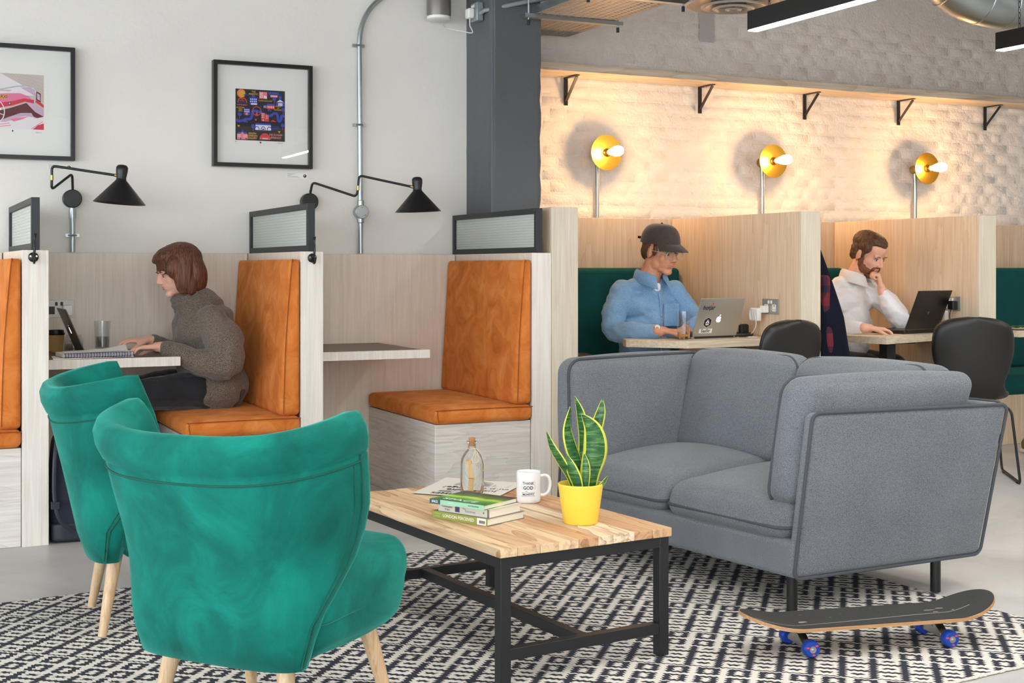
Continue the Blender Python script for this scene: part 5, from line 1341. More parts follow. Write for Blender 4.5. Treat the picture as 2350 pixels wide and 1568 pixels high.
poly_on(hexa(.031), 'white_paper', 'sticker_edge', .0004); poly_on(hexa(.029), 'ink', 'sticker_hexagon', .0006); poly_on([(cx, cy + .018), (cx + .015, cy - .005), (cx - .015, cy - .005)], 'white_paper', 'sticker_mark', .0008); poly_on([(cx, cy + .006), (cx + .005, cy - .002), (cx - .005, cy - .002)], 'ink', 'sticker_notch', .001)
poly_on([(cx - .013, cy - .009), (cx + .013, cy - .009), (cx + .009, cy - .016), (cx - .009, cy - .016)], 'white_paper', 'sticker_mark', .0008)
poly_on([(cx - .046, cy - .062), (cx + .046, cy - .062), (cx + .046, cy - .037), (cx - .046, cy - .037)], 'white_plastic', 'sticker_label', .0003); lid_text('SaaStr', cx, cy - .049, .027, .0005, .98, 'ink')
t, ld, Mb = laptop((5.54, 6.02, ZRT), R(104), .345, .24, R(22), 'laptop_black', 'matt black laptop on the table of the bearded man', lidh=.245, th=.022)
text_mesh('logo', 'hp', .022, 'steel', ld, Mb @ Matrix.Translation((0, -.015, .0004)), depth=.0001, bold=.0002, shear=.25)
# headphones
t = thing('headphones', 'black headphones lying behind the silver laptop', 'headphones', (4.34, 6.17, ZRT), R(10))
MB().tube([(.085 * math.cos(a), .075 * math.sin(a) , .012 + .0 * a) for a in [R(200 + 220 * i / 24) for i in range(25)]], .010, 8).build('headband', 'black_plastic', t)
for s in (-1, 1): MB().soft((.032, .016, .036), .014, seg=5, warp=lambda x, y, z: (x + s * .07, y + .03 - .01, z * .9 + .036)).build('ear_cup', 'black_plastic', t, smooth=180)
# ---------------------------------------------------------------- coat, bags, shoe
plain('navy_wool', (20, 22, 36), .95, 0.0, .15)
def plaid():
    m, N, L, b = newmat('plaid'); v = coords(N, L); sp = N.new('ShaderNodeSeparateXYZ'); L.new(v, sp.inputs[0])
    a = mth(N, L, 'FRACT', mth(N, L, 'MULTIPLY', sp.outputs[2], 9.0)); c = mth(N, L, 'FRACT', mth(N, L, 'MULTIPLY', mth(N, L, 'ADD', sp.outputs[0], sp.outputs[1]), 11.0))
    f = mth(N, L, 'ADD', mth(N, L, 'LESS_THAN', a, .35), mth(N, L, 'LESS_THAN', c, .35)); L.new(ramp(N, L, mth(N, L, 'MULTIPLY', f, .5), [(0, lin(108, 30, 44)), (.5, lin(60, 26, 44)), (1, lin(24, 28, 46))]), b.inputs['Base Color']); b.inputs['Roughness'].default_value = .95
plaid()
t = thing('hanging_coat', 'dark navy wool coat hung on the partition left of the bearded man', 'coat', (4.612, 5.98, .48))
def coat(x, y, z):
    k = (.42 - z) / .84                      # 0 at the top, 1 at the hem
    fold = .022 * math.sin(y * 34 + 4 * k) * k + .008 * math.sin(y * 80)
    w = .55 + .62 * min(1, k * 2.0) - .05 * k
    return (.012 + (x + .10) * (.28 + .95 * min(1, k * 1.25)) + fold, y * w, z + .42)
MB().soft((.10, .17, .42), .06, (.02, .0, .02), seg=22, warp=coat).build('body', 'navy_wool', t, smooth=180)
MB().soft((.03, .10, .09), .025, seg=8, warp=lambda x, y, z: (x * (1 - .2 * (z > .04)) + .05, y * .9, z + .78)).build('collar', 'navy_wool', t, smooth=180)
MB().soft((.022, .045, .27), .02, seg=10, warp=lambda x, y, z: (x + .045 + (.27 - z) * .07, y * .6 - .165 + .008 * math.sin(z * 20), z + .38)).build('scarf', 'plaid', t, smooth=180)
MB().cyl((-.001, 0, .80), (.04, 0, .82), .006, n=10).build('peg', 'black_metal', t)
plain('navy_canvas', (30, 36, 52), .8); plain('dark_leather', (32, 38, 50), .5)
t = thing('backpack', 'dark navy backpack on the floor behind the far green chair', 'backpack', (.745, 6.04, 0))
def bp(x, y, z):
    k = (z + .23) / .46; return (x * (1.05 - .25 * k) + .01, y * (1.0 - .2 * k) + .01, z + .235)
MB().soft((.085, .14, .23), .06, (.012, .012, .01), seg=12, warp=bp).build('bag', 'navy_canvas', t, smooth=180)
MB().soft((.03, .13, .055), .02, seg=6, warp=lambda x, y, z: (x + .012 , y - .02, z + .06) if False else (x * 3.05 + .01, y * 1.12 + .01, z * .8 + .047)).build('base_patch', 'dark_leather', t, smooth=180)
MB().tube(catmull([(-.062, -.12, .44), (-.074, -.155, .34), (-.074, -.16, .2), (-.055, -.165, .11), (.0, -.158, .05)], 8), .009, 8).build('strap', 'dark_leather', t)
MB().box((-.088, -.172, .155), (-.056, -.148, .185)).build('buckle', 'dark_leather', t)
t = thing('shoulder_bag', 'black and grey rucksack on the teal bench beside the man in the cap', 'bag', (3.62, 6.60, .478))
MB().soft((.16, .13, .085), .06, (.02, .01, .02), seg=10, warp=lambda x, y, z: (x, y, z * (1.2 - .5 * x / .16) * .9 + .09 + .012 * noise.noise((x * 15, y * 15, z * 15)))).build('bag', 'black_plastic', t, smooth=180)
for k in range(3): MB().tube(catmull([(-.12 + .05 * k, -.13, .06), (-.08 + .05 * k, -.15, .10), (-.02 + .04 * k, -.12, .165), (.03 + .03 * k, -.05, .17)], 6), .004, 6).build('cord', 'speaker_grey', t)
t = thing('handbag', 'black handbag with a gold chain on the teal bench at the right edge', 'bag', (6.44, 6.56, .478))
MB().soft((.13, .06, .11), .035, (.01, .015, .01), seg=8, warp=lambda x, y, z: (x * (1.1 - .3 * (z > 0) * z / .11), y, z + .112)).build('bag', 'black_leather', t, smooth=180)
MB().tube(catmull([(-.1, -.05, .2), (-.05, -.07, .27), (.03, -.07, .26), (.1, -.05, .19), (.05, -.075, .12)], 8), .005, 8).build('chain', 'brass', t)
MB().soft((.02, .008, .035), .008, seg=4, warp=lambda x, y, z: (x - .09, y - .072, z + .09)).build('tassel', plain('tan_leather', (150, 62, 40), .6), t, smooth=180)
t = thing('shoe', 'patterned canvas shoe under the table at the right edge', 'shoe', (6.55, 6.10, 0), R(-100))
MB().soft((.13, .045, .012), .012, seg=6, warp=lambda x, y, z: (x, y * (1 - .2 * (x / .13) ** 2), z + .0125)).build('sole', 'white_plastic', t, smooth=180)
MB().soft((.125, .042, .04), .035, (0, 0, .01), seg=8, warp=lambda x, y, z: (x, y * (1 - .2 * (x / .13) ** 2), z * (1 - .45 * max(0, x / .125)) + .052 - .012 * max(0, x / .125))).build('upper', plain('shoe_fabric', (120, 112, 60), .8), t, smooth=180)
t = thing('small_salad', 'plate of green leaves on the table at the right edge', 'plate', (6.40, 6.10, ZRT))
MB().lathe([(.04, 0), (.09, .012), (.092, .014), (.04, .004)], 30).build('plate', 'white_ceramic', t)
m = MB(); rg = random.Random(2)
for k in range(40):
    a, r = rg.uniform(0, 6.28), rg.uniform(0, .07); m.ball((r * math.cos(a), r * math.sin(a), .014 + rg.uniform(0, .012)), (.014, .008, .003), 6, 4, M=Matrix.Identity(4))
tag(m.build('leaves', 'leaf_green', t), kind='stuff')
# ---------------------------------------------------------------- people
def skin_mat(name, a, c):
    m, N, L, b = newmat(name); v = coords(N, L); n = noise_n(N, L, v, 18, 4, .6)
    L.new(ramp(N, L, n, [(.35, lin(a)), (.65, lin(c))]), b.inputs['Base Color']); b.inputs['Roughness'].default_value = .5
    b.inputs['Subsurface Weight'].default_value = .12; b.inputs['Subsurface Radius'].default_value = (.02, .008, .004); b.inputs['Subsurface Scale'].default_value = .5
skin_mat('skin_fair', (226, 172, 148), (236, 186, 164)); skin_mat('skin_warm', (206, 142, 110), (220, 158, 126)); skin_mat('skin_pale', (224, 168, 142), (234, 182, 156))
plain('lip_rose', (204, 126, 116), .45); plain('eye_white', (206, 196, 190), .35); plain('iris_dark', (52, 44, 38), .2)
def hair_mat(name, dark, light, ax=2):
    m, N, L, b = newmat(name); s = [120, 120, 120]; s[ax] = 6; v = coords(N, L, 'Object', tuple(s)); n = noise_n(N, L, v, 1.4, 4, .6, .3)
    L.new(ramp(N, L, n, [(.35, lin(dark)), (.65, lin(light))]), b.inputs['Base Color']); b.inputs['Roughness'].default_value = .42
    bump(N, L, b, n, .8, .006)
hair_mat('hair_auburn', (54, 28, 18), (122, 68, 40)); hair_mat('hair_brown', (64, 42, 26), (112, 76, 46)); hair_mat('hair_ginger', (54, 34, 20), (106, 66, 38)); hair_mat('beard_ginger', (92, 50, 28), (140, 84, 48))
fabric('marled_knit', (24, 24, 26), (142, 128, 112), 430, bstr=.6, big=.08)
fabric('black_denim', (16, 17, 20), (38, 40, 46), 500, big=.3)
fabric('blue_denim', (98, 140, 182), (140, 178, 212), 300, bstr=.25, big=.30)
fabric('white_cotton', (226, 224, 224), (240, 238, 238), 300, bstr=.12)
fabric('cap_wool', (46, 40, 36), (82, 70, 62), 380, bstr=.5)
def rot_to(fwd, up=(0, 0, 1)):
    f = Vector(fwd).normalized(); u = Vector(up); l = u.cross(f).normalized(); u = f.cross(l)
    M = Matrix.Identity(3)
    for i in range(3): M[i][0] = f[i]; M[i][1] = l[i]; M[i][2] = u[i]
    return M.to_4x4()
def el(mb, c, r, M=None, nu=20, nv=12):
    mb.ball((0, 0, 0), r, nu, nv, M=Matrix.Translation(c) @ (M if M is not None else Matrix.Identity(4)))
def limb(mb, pts, rad, n=14, sub=6):
    P = catmull(pts, sub); Rr = [v.x for v in catmull([(r, 0, 0) for r in rad], sub)]
    mb.tube(P, Rr, n); mb.ball(P[0], Rr[0], n, 8); mb.ball(P[-1], Rr[-1], n, 8)
def fuse(mb, name, mat, parent, voxel, it, fold=None, fac=.5):
    # closed shapes melted into one continuous skin
    me = bpy.data.meshes.new('tmp'); me.from_pydata(mb.v, [], mb.f); me.validate(); o = bpy.data.objects.new('tmp', me); COL.objects.link(o)
    r = o.modifiers.new('r', 'REMESH'); r.mode = 'VOXEL'; r.voxel_size = voxel; r.use_smooth_shade = True
    s = o.modifiers.new('s', 'SMOOTH'); s.factor = fac; s.iterations = it
    dg = bpy.context.evaluated_depsgraph_get(); m2 = bpy.data.meshes.new_from_object(o.evaluated_get(dg)); bpy.data.objects.remove(o, do_unlink=True); bpy.data.meshes.remove(me)
    root = parent
    while root.parent: root = root.parent
    MI = root.matrix_basis.inverted()
    if fold:
        nr = [v.normal.copy() for v in m2.vertices]
        for v, n in zip(m2.vertices, nr): v.co = v.co + n * fold(v.co, n)
    m2.transform(MI); m2.name = name; m2.materials.clear(); m2.materials.append(MATS[mat]); m2.shade_smooth()
    q = bpy.data.objects.new(name, m2); COL.objects.link(q); q.parent = parent; return q
def head(mb, c, M, s=1.0, male=False):
    T = Matrix.Translation(c) @ M @ Matrix.Scale(s, 4)
    def e(p, r, ry=0, rz=0): mb.ball((0, 0, 0), r, 22, 14, M=T @ Matrix.Translation(p) @ Euler((0, R(ry), R(rz))).to_matrix().to_4x4())
    e((-.014, 0, .036), (.096, .075, .083)); e((.024, 0, -.028), (.066, .058, .074)); e((.040, 0, .045), (.048, .062, .048))
    jw = 1.12 if male else 1.0
    e((.064, 0, -.090), (.021, .024 * jw, .017)); e((.035, 0, -.078), (.04, .040 * jw, .022))
    for y in (-1, 1):
        e((.012, y * .042 * jw, -.058), (.036, .017, .030)); e((.054, y * .036, -.022), (.022, .02, .026))
        e((-.006, y * .077, -.006), (.019, .007, .030), 12, y * 18); e((.0, y * .073, -.008), (.012, .010, .018))
        e((.097, y * .010, -.029), (.009, .0062, .0058)); e((.079, y * .030, .0185), (.011, .024, .0062))
    mb.cyl((.082, 0, .014), (.106, 0, -.020), .0066, .0084, 12, M=T); e((.1055, 0, -.024), (.0092, .0092, .0078)); e((.090, 0, -.004), (.014, .010, .024), -20)
    e((.081, 0, -.051), (.0110, .021, .006)); e((.079, 0, -.062), (.0105, .018, .007)); e((.08, 0, -.045), (.01, .02, .012))
    return T
def face_parts(parent, T, brow, lip='lip_rose', closed=False, root=None):
    MI = root.matrix_basis.inverted(); TT = MI @ T
    for y in (-1, 1):
        m = MB(); m.ball((.0725, y * .030, .004), (.0115, .0125, .0068), 16, 10, M=TT); ey = m.build('eye', 'eye_white', parent, smooth=180)
        m = MB(); m.ball((.0808, y * .0305, .0018), (.0040, .0060, .0056), 12, 8, M=TT); m.build('iris', 'iris_dark', ey, smooth=180)
        m = MB(); m.tube([TT @ Vector((.0835 - .5 * (t * .016) ** 2 * 60, y * (.030 + t * .0145), .0095 - abs(t) * .003)) for t in (-1, -.5, 0, .5, 1)], .0018 * T.to_scale()[0], 6); m.build('eyelid', brow, ey)
        m = MB(); m.tube([TT @ Vector((.091 - 10 * (t * .02) ** 2, y * (.030 + t * .019), .024 - .004 * t * t + .002 * t)) for t in (-1, -.5, 0, .5, 1)], [.0016, .0025, .0025, .0022, .0010], 6); m.build('eyebrow', brow, parent)
    m = MB(); m.ball((.0868, 0, -.0512), (.0052, .0175, .0036), 16, 8, M=TT); m.ball((.0852, 0, -.0592), (.0054, .0155, .0044), 16, 8, M=TT); m.build('lips', lip, parent, smooth=180)
def hand(mb, wrist, d, up, side, curl=(20, 35, 30), s=1.0, spread=1.0, thumb=(35, 20)):
    # side: +1 thumb lies towards +(d x up)... lat points to the thumb
    d = Vector(d).normalized(); up = Vector(up); up = (up - d * up.dot(d)).normalized(); lat = d.cross(up) * side; w = Vector(wrist)
    limb(mb, [w - d * .03 * s, w + d * .012 * s], [.026 * s, .025 * s])
    for k in (-1, -.33, .33, 1): limb(mb, [w + d * .012 * s + lat * (k * .016 * s), w + d * .085 * s + lat * (k * .0300 * s * spread)], [.0155 * s, .0118 * s], 10, 3)
    for k, (L, off) in enumerate(((.072, .0), (.080, .004), (.074, .0), (.058, -.008))):
        o = (1 - k * 2 / 3) * .0305 * spread
        p = w + d * ((.084 + off) * s) + lat * (o * s); dd = (d + lat * (o * 2.2 * spread)).normalized(); pts = [p - dd * .012 * s, p]; a = 0
        for seg, c in zip((.44, .31, .25), curl):
            a += c; v = dd * math.cos(R(a)) - up * math.sin(R(a)); p = p + v * (L * seg * s); pts.append(p)
        limb(mb, pts, [.0098 * s, .0096 * s, .0088 * s, .0082 * s, .0070 * s], 10, 3)
    b = w + d * .022 * s + lat * .022 * s - up * .004 * s
    t1 = (d * math.cos(R(thumb[0])) + lat * math.sin(R(thumb[0])) - up * .25).normalized(); t2 = (d * math.cos(R(thumb[1])) + lat * math.sin(R(thumb[1])) - up * .45).normalized()
    limb(mb, [b, b + t1 * .034 * s, b + t1 * .034 * s + t2 * .030 * s, b + t1 * .034 * s + t2 * .054 * s], [.0135 * s, .0112 * s, .0098 * s, .0078 * s], 10, 3)
def folds(amp, sc, st=(1, 1, 1)):
    return lambda p, n: amp * (noise.noise((p.x * sc * st[0], p.y * sc * st[1], p.z * sc * st[2])) + .5 * noise.noise((p.x * sc * 2.1 * st[0] + 7, p.y * sc * 2.1 * st[1], p.z * sc * 2.1 * st[2])))
V3 = 0.0036
# ---- woman in the knit sweater, seated in the left booth, facing left
W = thing('person', 'woman with an auburn bob in a marled grey sweater, typing in the orange booth', 'person', (1.47, 6.43, .49))
hc = (1.292, 6.42, 1.150); HM = rot_to((-.955, -.10, -.27), (0, 0, 1))
b = MB(); T1 = head(b, hc, HM, 1.0)
limb(b, [(1.305, 6.425, 1.10), (1.335, 6.43, 1.04), (1.375, 6.43, .97)], [.05, .048, .056])
el(b, (1.40, 6.43, .85), (.10, .15, .14)); limb(b, [(1.42, 6.43, .85), (1.46, 6.43, .60)], [.11, .12])
RA = [(1.415, 6.26, .925), (1.455, 6.20, .82), (1.44, 6.175, .712), (1.30, 6.22, .755), (1.195, 6.28, .797)]
LA = [(1.40, 6.59, .925), (1.41, 6.64, .80), (1.38, 6.62, .72), (1.27, 6.56, .775), (1.19, 6.53, .815)]
for A_ in (RA, LA): limb(b, A_, [.036, .034, .032, .028, .025])
hand(b, (1.18, 6.285, .803), (-.98, .12, -.04), (0, .1, 1), 1, (8, 30, 25), .93, 1.0)
hand(b, (1.175, 6.525, .822), (-.985, -.1, .02), (0, -.1, 1), -1, (6, 22, 20), .93, 1.05)
for y, kx in ((6.335, 1.03), (6.535, 1.05)): limb(b, [(1.48, y, .58), (1.25, y - .01, .585), (kx + .02, y - .015, .57)], [.05, .04, .035]); limb(b, [(kx + .02, y - .015, .57), (kx + .03, y, .33), (kx + .08, y, .10)], [.035, .03, .028])
limb(b, [(1.11, 6.335, .09), (1.0, 6.33, .045)], [.028, .022]); limb(b, [(1.13, 6.535, .09), (1.02, 6.53, .045)], [.028, .022])
body = fuse(b, 'body', 'skin_fair', W, V3, 6); face_parts(body, T1, 'hair_auburn', root=W)
MB().tube([(1.118 - 1.47 + .0, 6.272 - 6.43 + .0102 * math.cos(a), .806 - .49 + .0102 * math.sin(a)) for a in [2 * math.pi * i / 16 for i in range(16)]], .0014, 6, closed=True).build('ring', 'steel', W)
s = MB()
limb(s, [(1.395, 6.43, .965), (1.41, 6.43, .86), (1.44, 6.43, .72), (1.475, 6.43, .60)], [.12, .145, .145, .15]); el(s, (1.415, 6.43, .875), (.148, .205, .135)); el(s, (1.43, 6.43, .74), (.155, .215, .15)); el(s, (1.478, 6.42, .605), (.150, .215, .10)); el(s, (1.46, 6.33, .57), (.12, .13, .085))
el(s, (1.45, 6.42, .93), (.10, .17, .07)); el(s, (1.52, 6.38, .60), (.085, .14, .07), Euler((0, R(25), 0)).to_matrix().to_4x4())
limb(s, [(1.42, 6.27, .92), (1.465, 6.20, .82), (1.455, 6.17, .712), (1.31, 6.215, .752), (1.215, 6.27, .79)], [.075, .088, .072, .052, .042])
limb(s, [(1.40, 6.58, .92), (1.42, 6.65, .81), (1.39, 6.63, .73), (1.28, 6.57, .775), (1.215, 6.54, .808)], [.075, .085, .068, .05, .042])
limb(s, [(1.385, 6.43, .955), (1.355, 6.43, 1.005), (1.335, 6.43, 1.04)], [.085, .07, .066])
sw = fuse(s, 'sweater', 'marled_knit', W, .006, 6, lambda p, n: .012 * noise.noise((p.x * 9 + p.z * 5, p.y * 6, p.z * 9 - p.x * 6)) + .007 * noise.noise((p.x * 28, p.y * 12, p.z * 20)))
c_ = MB(); ax = Vector((-.045, 0, .085)).normalized(); 
for k, (o, r) in enumerate((((1.36, 6.43, 1.0), .078), ((1.345, 6.43, 1.022), .073), ((1.335, 6.43, 1.045), .066))):
    u = Vector((0, 1, 0)); v = ax.cross(u); c_.tube([Vector(o) + (u * math.cos(a) * r * .95 + v * math.sin(a) * r) for a in [2 * math.pi * i / 28 for i in range(28)]], .016, 10, closed=True)
fuse(c_, 'roll_neck', 'marled_knit', W, .005, 4, folds(.006, 22, (1, 1, .5)))
j = MB()
for y, kx in ((6.335, 1.03), (6.535, 1.05)):
    limb(j, [(1.50, y, .585), (1.25, y - .01, .588), (kx, y - .015, .575)], [.098, .086, .068]); limb(j, [(kx, y - .015, .575), (kx + .03, y, .33), (kx + .08, y, .12)], [.068, .055, .045])
el(j, (1.50, 6.43, .585), (.11, .185, .095))
fuse(j, 'jeans', 'black_denim', W, .007, 5, folds(.006, 14))
for y in (6.335, 6.535):
    sh_ = MB(); sh_.soft((.12, .042, .04), .035, seg=6, warp=lambda x, yy, z: (x - .44, yy + y - 6.43, z * (1 - .35 * max(0, -x / .12)) + .045 - .49)); sh_.build('shoe', 'black_leather', W, smooth=180)
h = MB(); TH = Matrix.Translation(hc) @ HM
def he(m, p, r, ry=0, rz=0): m.ball((0, 0, 0), r, 24, 16, M=TH @ Matrix.Translation(p) @ Euler((0, R(ry), R(rz))).to_matrix().to_4x4())
he(h, (-.022, 0, .048), (.112, .094, .092)); he(h, (-.060, 0, -.02), (.075, .092, .115)); he(h, (-.05, 0, -.075), (.06, .082, .055))
he(h, (.042, 0, .096), (.060, .066, .032), 22); he(h, (.070, 0, .092), (.040, .050, .016), 30)
for y in (-1, 1): he(h, (.0, y * .080, -.01), (.048, .02, .10), -14); he(h, (.028, y * .074, .03), (.045, .022, .055), -25); he(h, (-.02, y * .078, -.06), (.035, .018, .06), -8)
fuse(h, 'hair', 'hair_auburn', W, .0045, 5, lambda p, n: .0022 * noise.noise((p.x * 90, p.y * 90, p.z * 10)))
# ---- man in the denim shirt and cap
A1 = thing('person', 'man in a dark cap, glasses and blue denim shirt typing on the silver laptop', 'person', (4.0, 6.62, .47))
hc = (3.985, 6.40, 1.262); HM = rot_to((.21, -.93, -.22), (0, 0, 1)); SH = 1.13
b = MB(); T2 = head(b, hc, HM, SH, True)
limb(b, [(3.965, 6.43, 1.20), (3.945, 6.46, 1.12), (3.945, 6.49, 1.04)], [.062, .060, .07])
el(b, (3.955, 6.53, .90), (.14, .08, .13)); limb(b, [(3.96, 6.53, .88), (4.0, 6.60, .58)], [.10, .11])
RA = [(3.775, 6.52, 1.01), (3.735, 6.50, .91), (3.715, 6.43, .815), (3.76, 6.28, .815), (3.83, 6.17, .822)]
LA = [(4.145, 6.47, 1.01), (4.19, 6.42, .92), (4.185, 6.30, .85), (4.09, 6.24, .83), (4.03, 6.20, .828)]
for A_ in (RA, LA): limb(b, A_, [.036, .034, .032, .030, .027])
hand(b, (3.842, 6.165, .828), (.86, -.12, -.06), (.05, .1, 1), 1, (10, 32, 25), 1.02)
hand(b, (4.015, 6.195, .834), (-.55, -.62, -.03), (0, .1, 1), -1, (10, 30, 25), 1.02)
for x in (3.90, 4.09): limb(b, [(x, 6.58, .58), (x, 6.40, .575), (x, 6.20, .565), (x, 6.20, .35), (x, 6.22, .10)], [.05, .045, .04, .035, .032]); limb(b, [(x, 6.22, .10), (x, 6.12, .05)], [.032, .028])
body = fuse(b, 'body', 'skin_warm', A1, V3, 6); face_parts(body, T2, 'hair_brown', root=A1)
s = MB(); YM = rot_to((.12, -.99, 0))
limb(s, [(3.95, 6.50, 1.02), (3.955, 6.52, .90), (3.97, 6.56, .74), (4.0, 6.60, .57)], [.10, .14, .145, .15])
el(s, (3.955, 6.505, .955), (.118, .205, .10), YM); el(s, (3.965, 6.53, .80), (.135, .195, .17), YM); el(s, (3.99, 6.585, .62), (.14, .19, .11), YM); el(s, (3.955, 6.505, 1.065), (.085, .155, .058), YM)
limb(s, [(3.80, 6.52, 1.028), (3.735, 6.50, .91), (3.712, 6.44, .818), (3.755, 6.29, .822), (3.812, 6.195, .824)], [.074, .068, .062, .054, .043])
limb(s, [(4.115, 6.48, 1.028), (4.18, 6.42, .92), (4.185, 6.31, .855), (4.10, 6.245, .836), (4.05, 6.215, .83)], [.074, .066, .060, .053, .043])
fuse(s, 'denim_shirt', 'blue_denim', A1, .006, 5, lambda p, n: .008 * noise.noise((p.x * 8, p.y * 8, p.z * 14 + p.x * 8)) + .006 * noise.noise((p.x * 25 + p.z * 9, p.y * 20, p.z * 30)))
def collar(o, fwd, r, drop, mat, parent, spread=.5):
    # fold-over shirt collar, open at the front
    MI = parent.matrix_basis.inverted(); f = Vector(fwd).normalized(); l = Vector((0, 0, 1)).cross(f).normalized(); O = Vector(o); mb = MB(); n = 30; vs = []
    for i in range(n + 1):
        t = -math.pi + .42 + (2 * math.pi - .84) * i / n; a = t                                    # a = 0 at the back
        ca, sa = -math.cos(a), math.sin(a); e = abs(a) / math.pi; dz = -.055 * e ** 2
        for (rr, z) in ((r, .036), (r * 1.02, .044), (r * 1.16 + .012 * e, .032), (r * 1.38 + .035 * e ** 3, -.016 - drop * e ** 2.2), (r * 1.34 + .035 * e ** 3, -.020 - drop * e ** 2.2), (r * 1.1, .02)):
            vs.append(MI @ (O + f * (ca * rr * 1.05) + l * (sa * rr) + Vector((0, 0, z + dz))))
    k = 6
    fs = [(i * k + j_, i * k + (j_ + 1) % k, (i + 1) * k + (j_ + 1) % k, (i + 1) * k + j_) for i in range(n) for j_ in range(k)] + [tuple(range(k)), tuple(n * k + q for q in range(k - 1, -1, -1))]
    return mb.add(vs, fs).build('collar', mat, parent, smooth=60)
collar((3.955, 6.468, 1.125), (.2, -.98, 0), .072, .022, 'blue_denim', A1)
MI = A1.matrix_basis.inverted()
pk = MB(); pk.soft((.004, .055, .065), .004, seg=6, warp=lambda x, y, z: tuple(MI @ (Vector((4.048, 6.392, .905)) + YM.to_3x3() @ Vector((x + .002 - .25 * y * y * 3, y, z + (.0 if z > -.04 else .0)))))) ; pk.build('pocket', 'blue_denim', A1)
for z_, y_ in ((.965, 6.392), (.895, 6.388), (.825, 6.392)):
    MB().cyl(tuple(MI @ Vector((3.978, y_ + .004, z_))), tuple(MI @ Vector((3.979, y_ - .008, z_))), .006, n=10).build('button', 'brass', A1)
pl = MB(); pl.tube([MI @ Vector(p) for p in catmull([(3.968, 6.397, 1.03), (3.974, 6.388, .96), (3.978, 6.388, .88), (3.985, 6.394, .80), (3.99, 6.41, .70)], 6)], [.007] * 25, 6); pl.build('placket', 'blue_denim', A1)
MB().soft((.022, .02, .022), .015, seg=4, warp=lambda x, y, z: tuple(MI @ Vector((x + 3.962, y * .4 + 6.408, z + 1.062)))).build('undershirt', 'white_cotton', A1, smooth=180)
h = MB(); TH = Matrix.Translation(hc) @ HM @ Matrix.Scale(SH, 4)
he(h, (-.03, 0, .045), (.090, .079, .075)); he(h, (-.065, 0, -.012), (.045, .066, .055))
for y in (-1, 1): he(h, (-.035, y * .062, .01), (.04, .020, .05)); he(h, (.022, y * .068, .012), (.014, .010, .030))
fuse(h, 'hair', 'hair_brown', A1, .0045, 3, lambda p, n: .003 * noise.noise((p.x * 110, p.y * 110, p.z * 30)))
# cap
cp = MB(); TC = MI @ TH @ Matrix.Rotation(R(-6), 4, 'Y'); n = 40; rows_ = 10; vs = []
for j_ in range(rows_ + 1):
    t = j_ / rows_
    for i in range(n):
        a = 2 * math.pi * i / n; rr = math.cos(t * math.pi / 2) ** .62
        vs.append(TC @ Vector((-.012 + .110 * rr * math.cos(a), .091 * rr * math.sin(a), .040 + .098 * math.sin(t * math.pi / 2))))
fs = [(j_ * n + i, j_ * n + (i + 1) % n, (j_ + 1) * n + (i + 1) % n, (j_ + 1) * n + i) for j_ in range(rows_) for i in range(n)] + [tuple(range(n - 1, -1, -1))]
CP = cp.add(vs, fs).build('cap', 'cap_wool', A1, smooth=60)
br = MB(); vs = []; n = 20
for j_ in range(7):
    t = j_ / 6
    for i in range(n + 1):
        a = R(-62 + 124 * i / n); r0x, r0y = .098, .090; e = math.cos(a * 1.2)
        x0, y0 = -.012 + .108 * math.cos(a), .089 * math.sin(a)
        vs.append((x0 + t * .078 * max(.12, e), y0 * (1 - .06 * t), .046 - .020 * t - .24 * (y0 ** 2) * 18 * .1 * (1 + t) - .01 * t * t))
N_ = len(vs); vs += [(x, y, z - .003) for x, y, z in vs]; w_ = n + 1
fs = [(j_ * w_ + i, j_ * w_ + i + 1, (j_ + 1) * w_ + i + 1, (j_ + 1) * w_ + i) for j_ in range(6) for i in range(n)]; fs += [tuple(N_ + q for q in reversed(f)) for f in fs]
rim = [6 * w_ + i for i in range(w_)]; fs += [(rim[i], rim[i + 1], N_ + rim[i + 1], N_ + rim[i]) for i in range(n)]
br.add(vs, fs, TC).build('cap_brim', 'cap_wool', CP, smooth=60)
MB().ball((-.012, 0, .139), .006, 10, 6, M=TC).build('cap_button', 'cap_wool', CP); MB().box((-.165, -.012, .050), (-.115, .012, .062), TC).build('cap_strap', 'black_plastic', CP)
gl = MB()
for y in (-1, 1):
    gl.tube([TH @ Vector((.104 - .10 * abs(.034 + .026 * math.cos(a)) , y * (.034 + .026 * math.cos(a)), .000 + .021 * math.sin(a))) for a in [2 * math.pi * i / 24 for i in range(24)]], .0017, 6, closed=True)
    gl.tube([TH @ Vector(p) for p in ((.098, y * .060, .006), (.05, y * .078, .010), (-.01, y * .081, .006))], .0017, 6)
gl.tube([TH @ Vector(p) for p in ((.102, -.009, .006), (.107, 0, .009), (.102, .009, .006))], .0015, 6)
gl.v = [tuple(MI @ Vector(p)) for p in gl.v]; GL = gl.build('spectacles', plain('spec_clear', (190, 180, 172), .2), A1)
for y in (-1, 1):
    q = MB(); q.add([MI @ TH @ Vector((.104 - .10 * abs(.034 + .025 * math.cos(a)), y * (.034 + .025 * math.cos(a)), .020 * math.sin(a))) for a in [2 * math.pi * i / 20 for i in range(20)]], [tuple(range(20))]); q.build('lens', 'clear_glass', GL, smooth=None)
wt = MB(); wc = Vector((3.822, 6.185, .826)); wd = Vector((.9, -.42, 0)).normalized(); u = Vector((0, 0, 1)); v_ = wd.cross(u)
wt.tube([MI @ (wc + (u * math.cos(a) + v_ * math.sin(a)) * .031) for a in [2 * math.pi * i / 24 for i in range(24)]], .006, 8, closed=True); WT = wt.build('watch_strap', 'black_leather', A1)
f0 = wc + (u * .55 - v_ * -.83) * .033 * 1.0; fd = (u * .55 + v_ * .83).normalized()
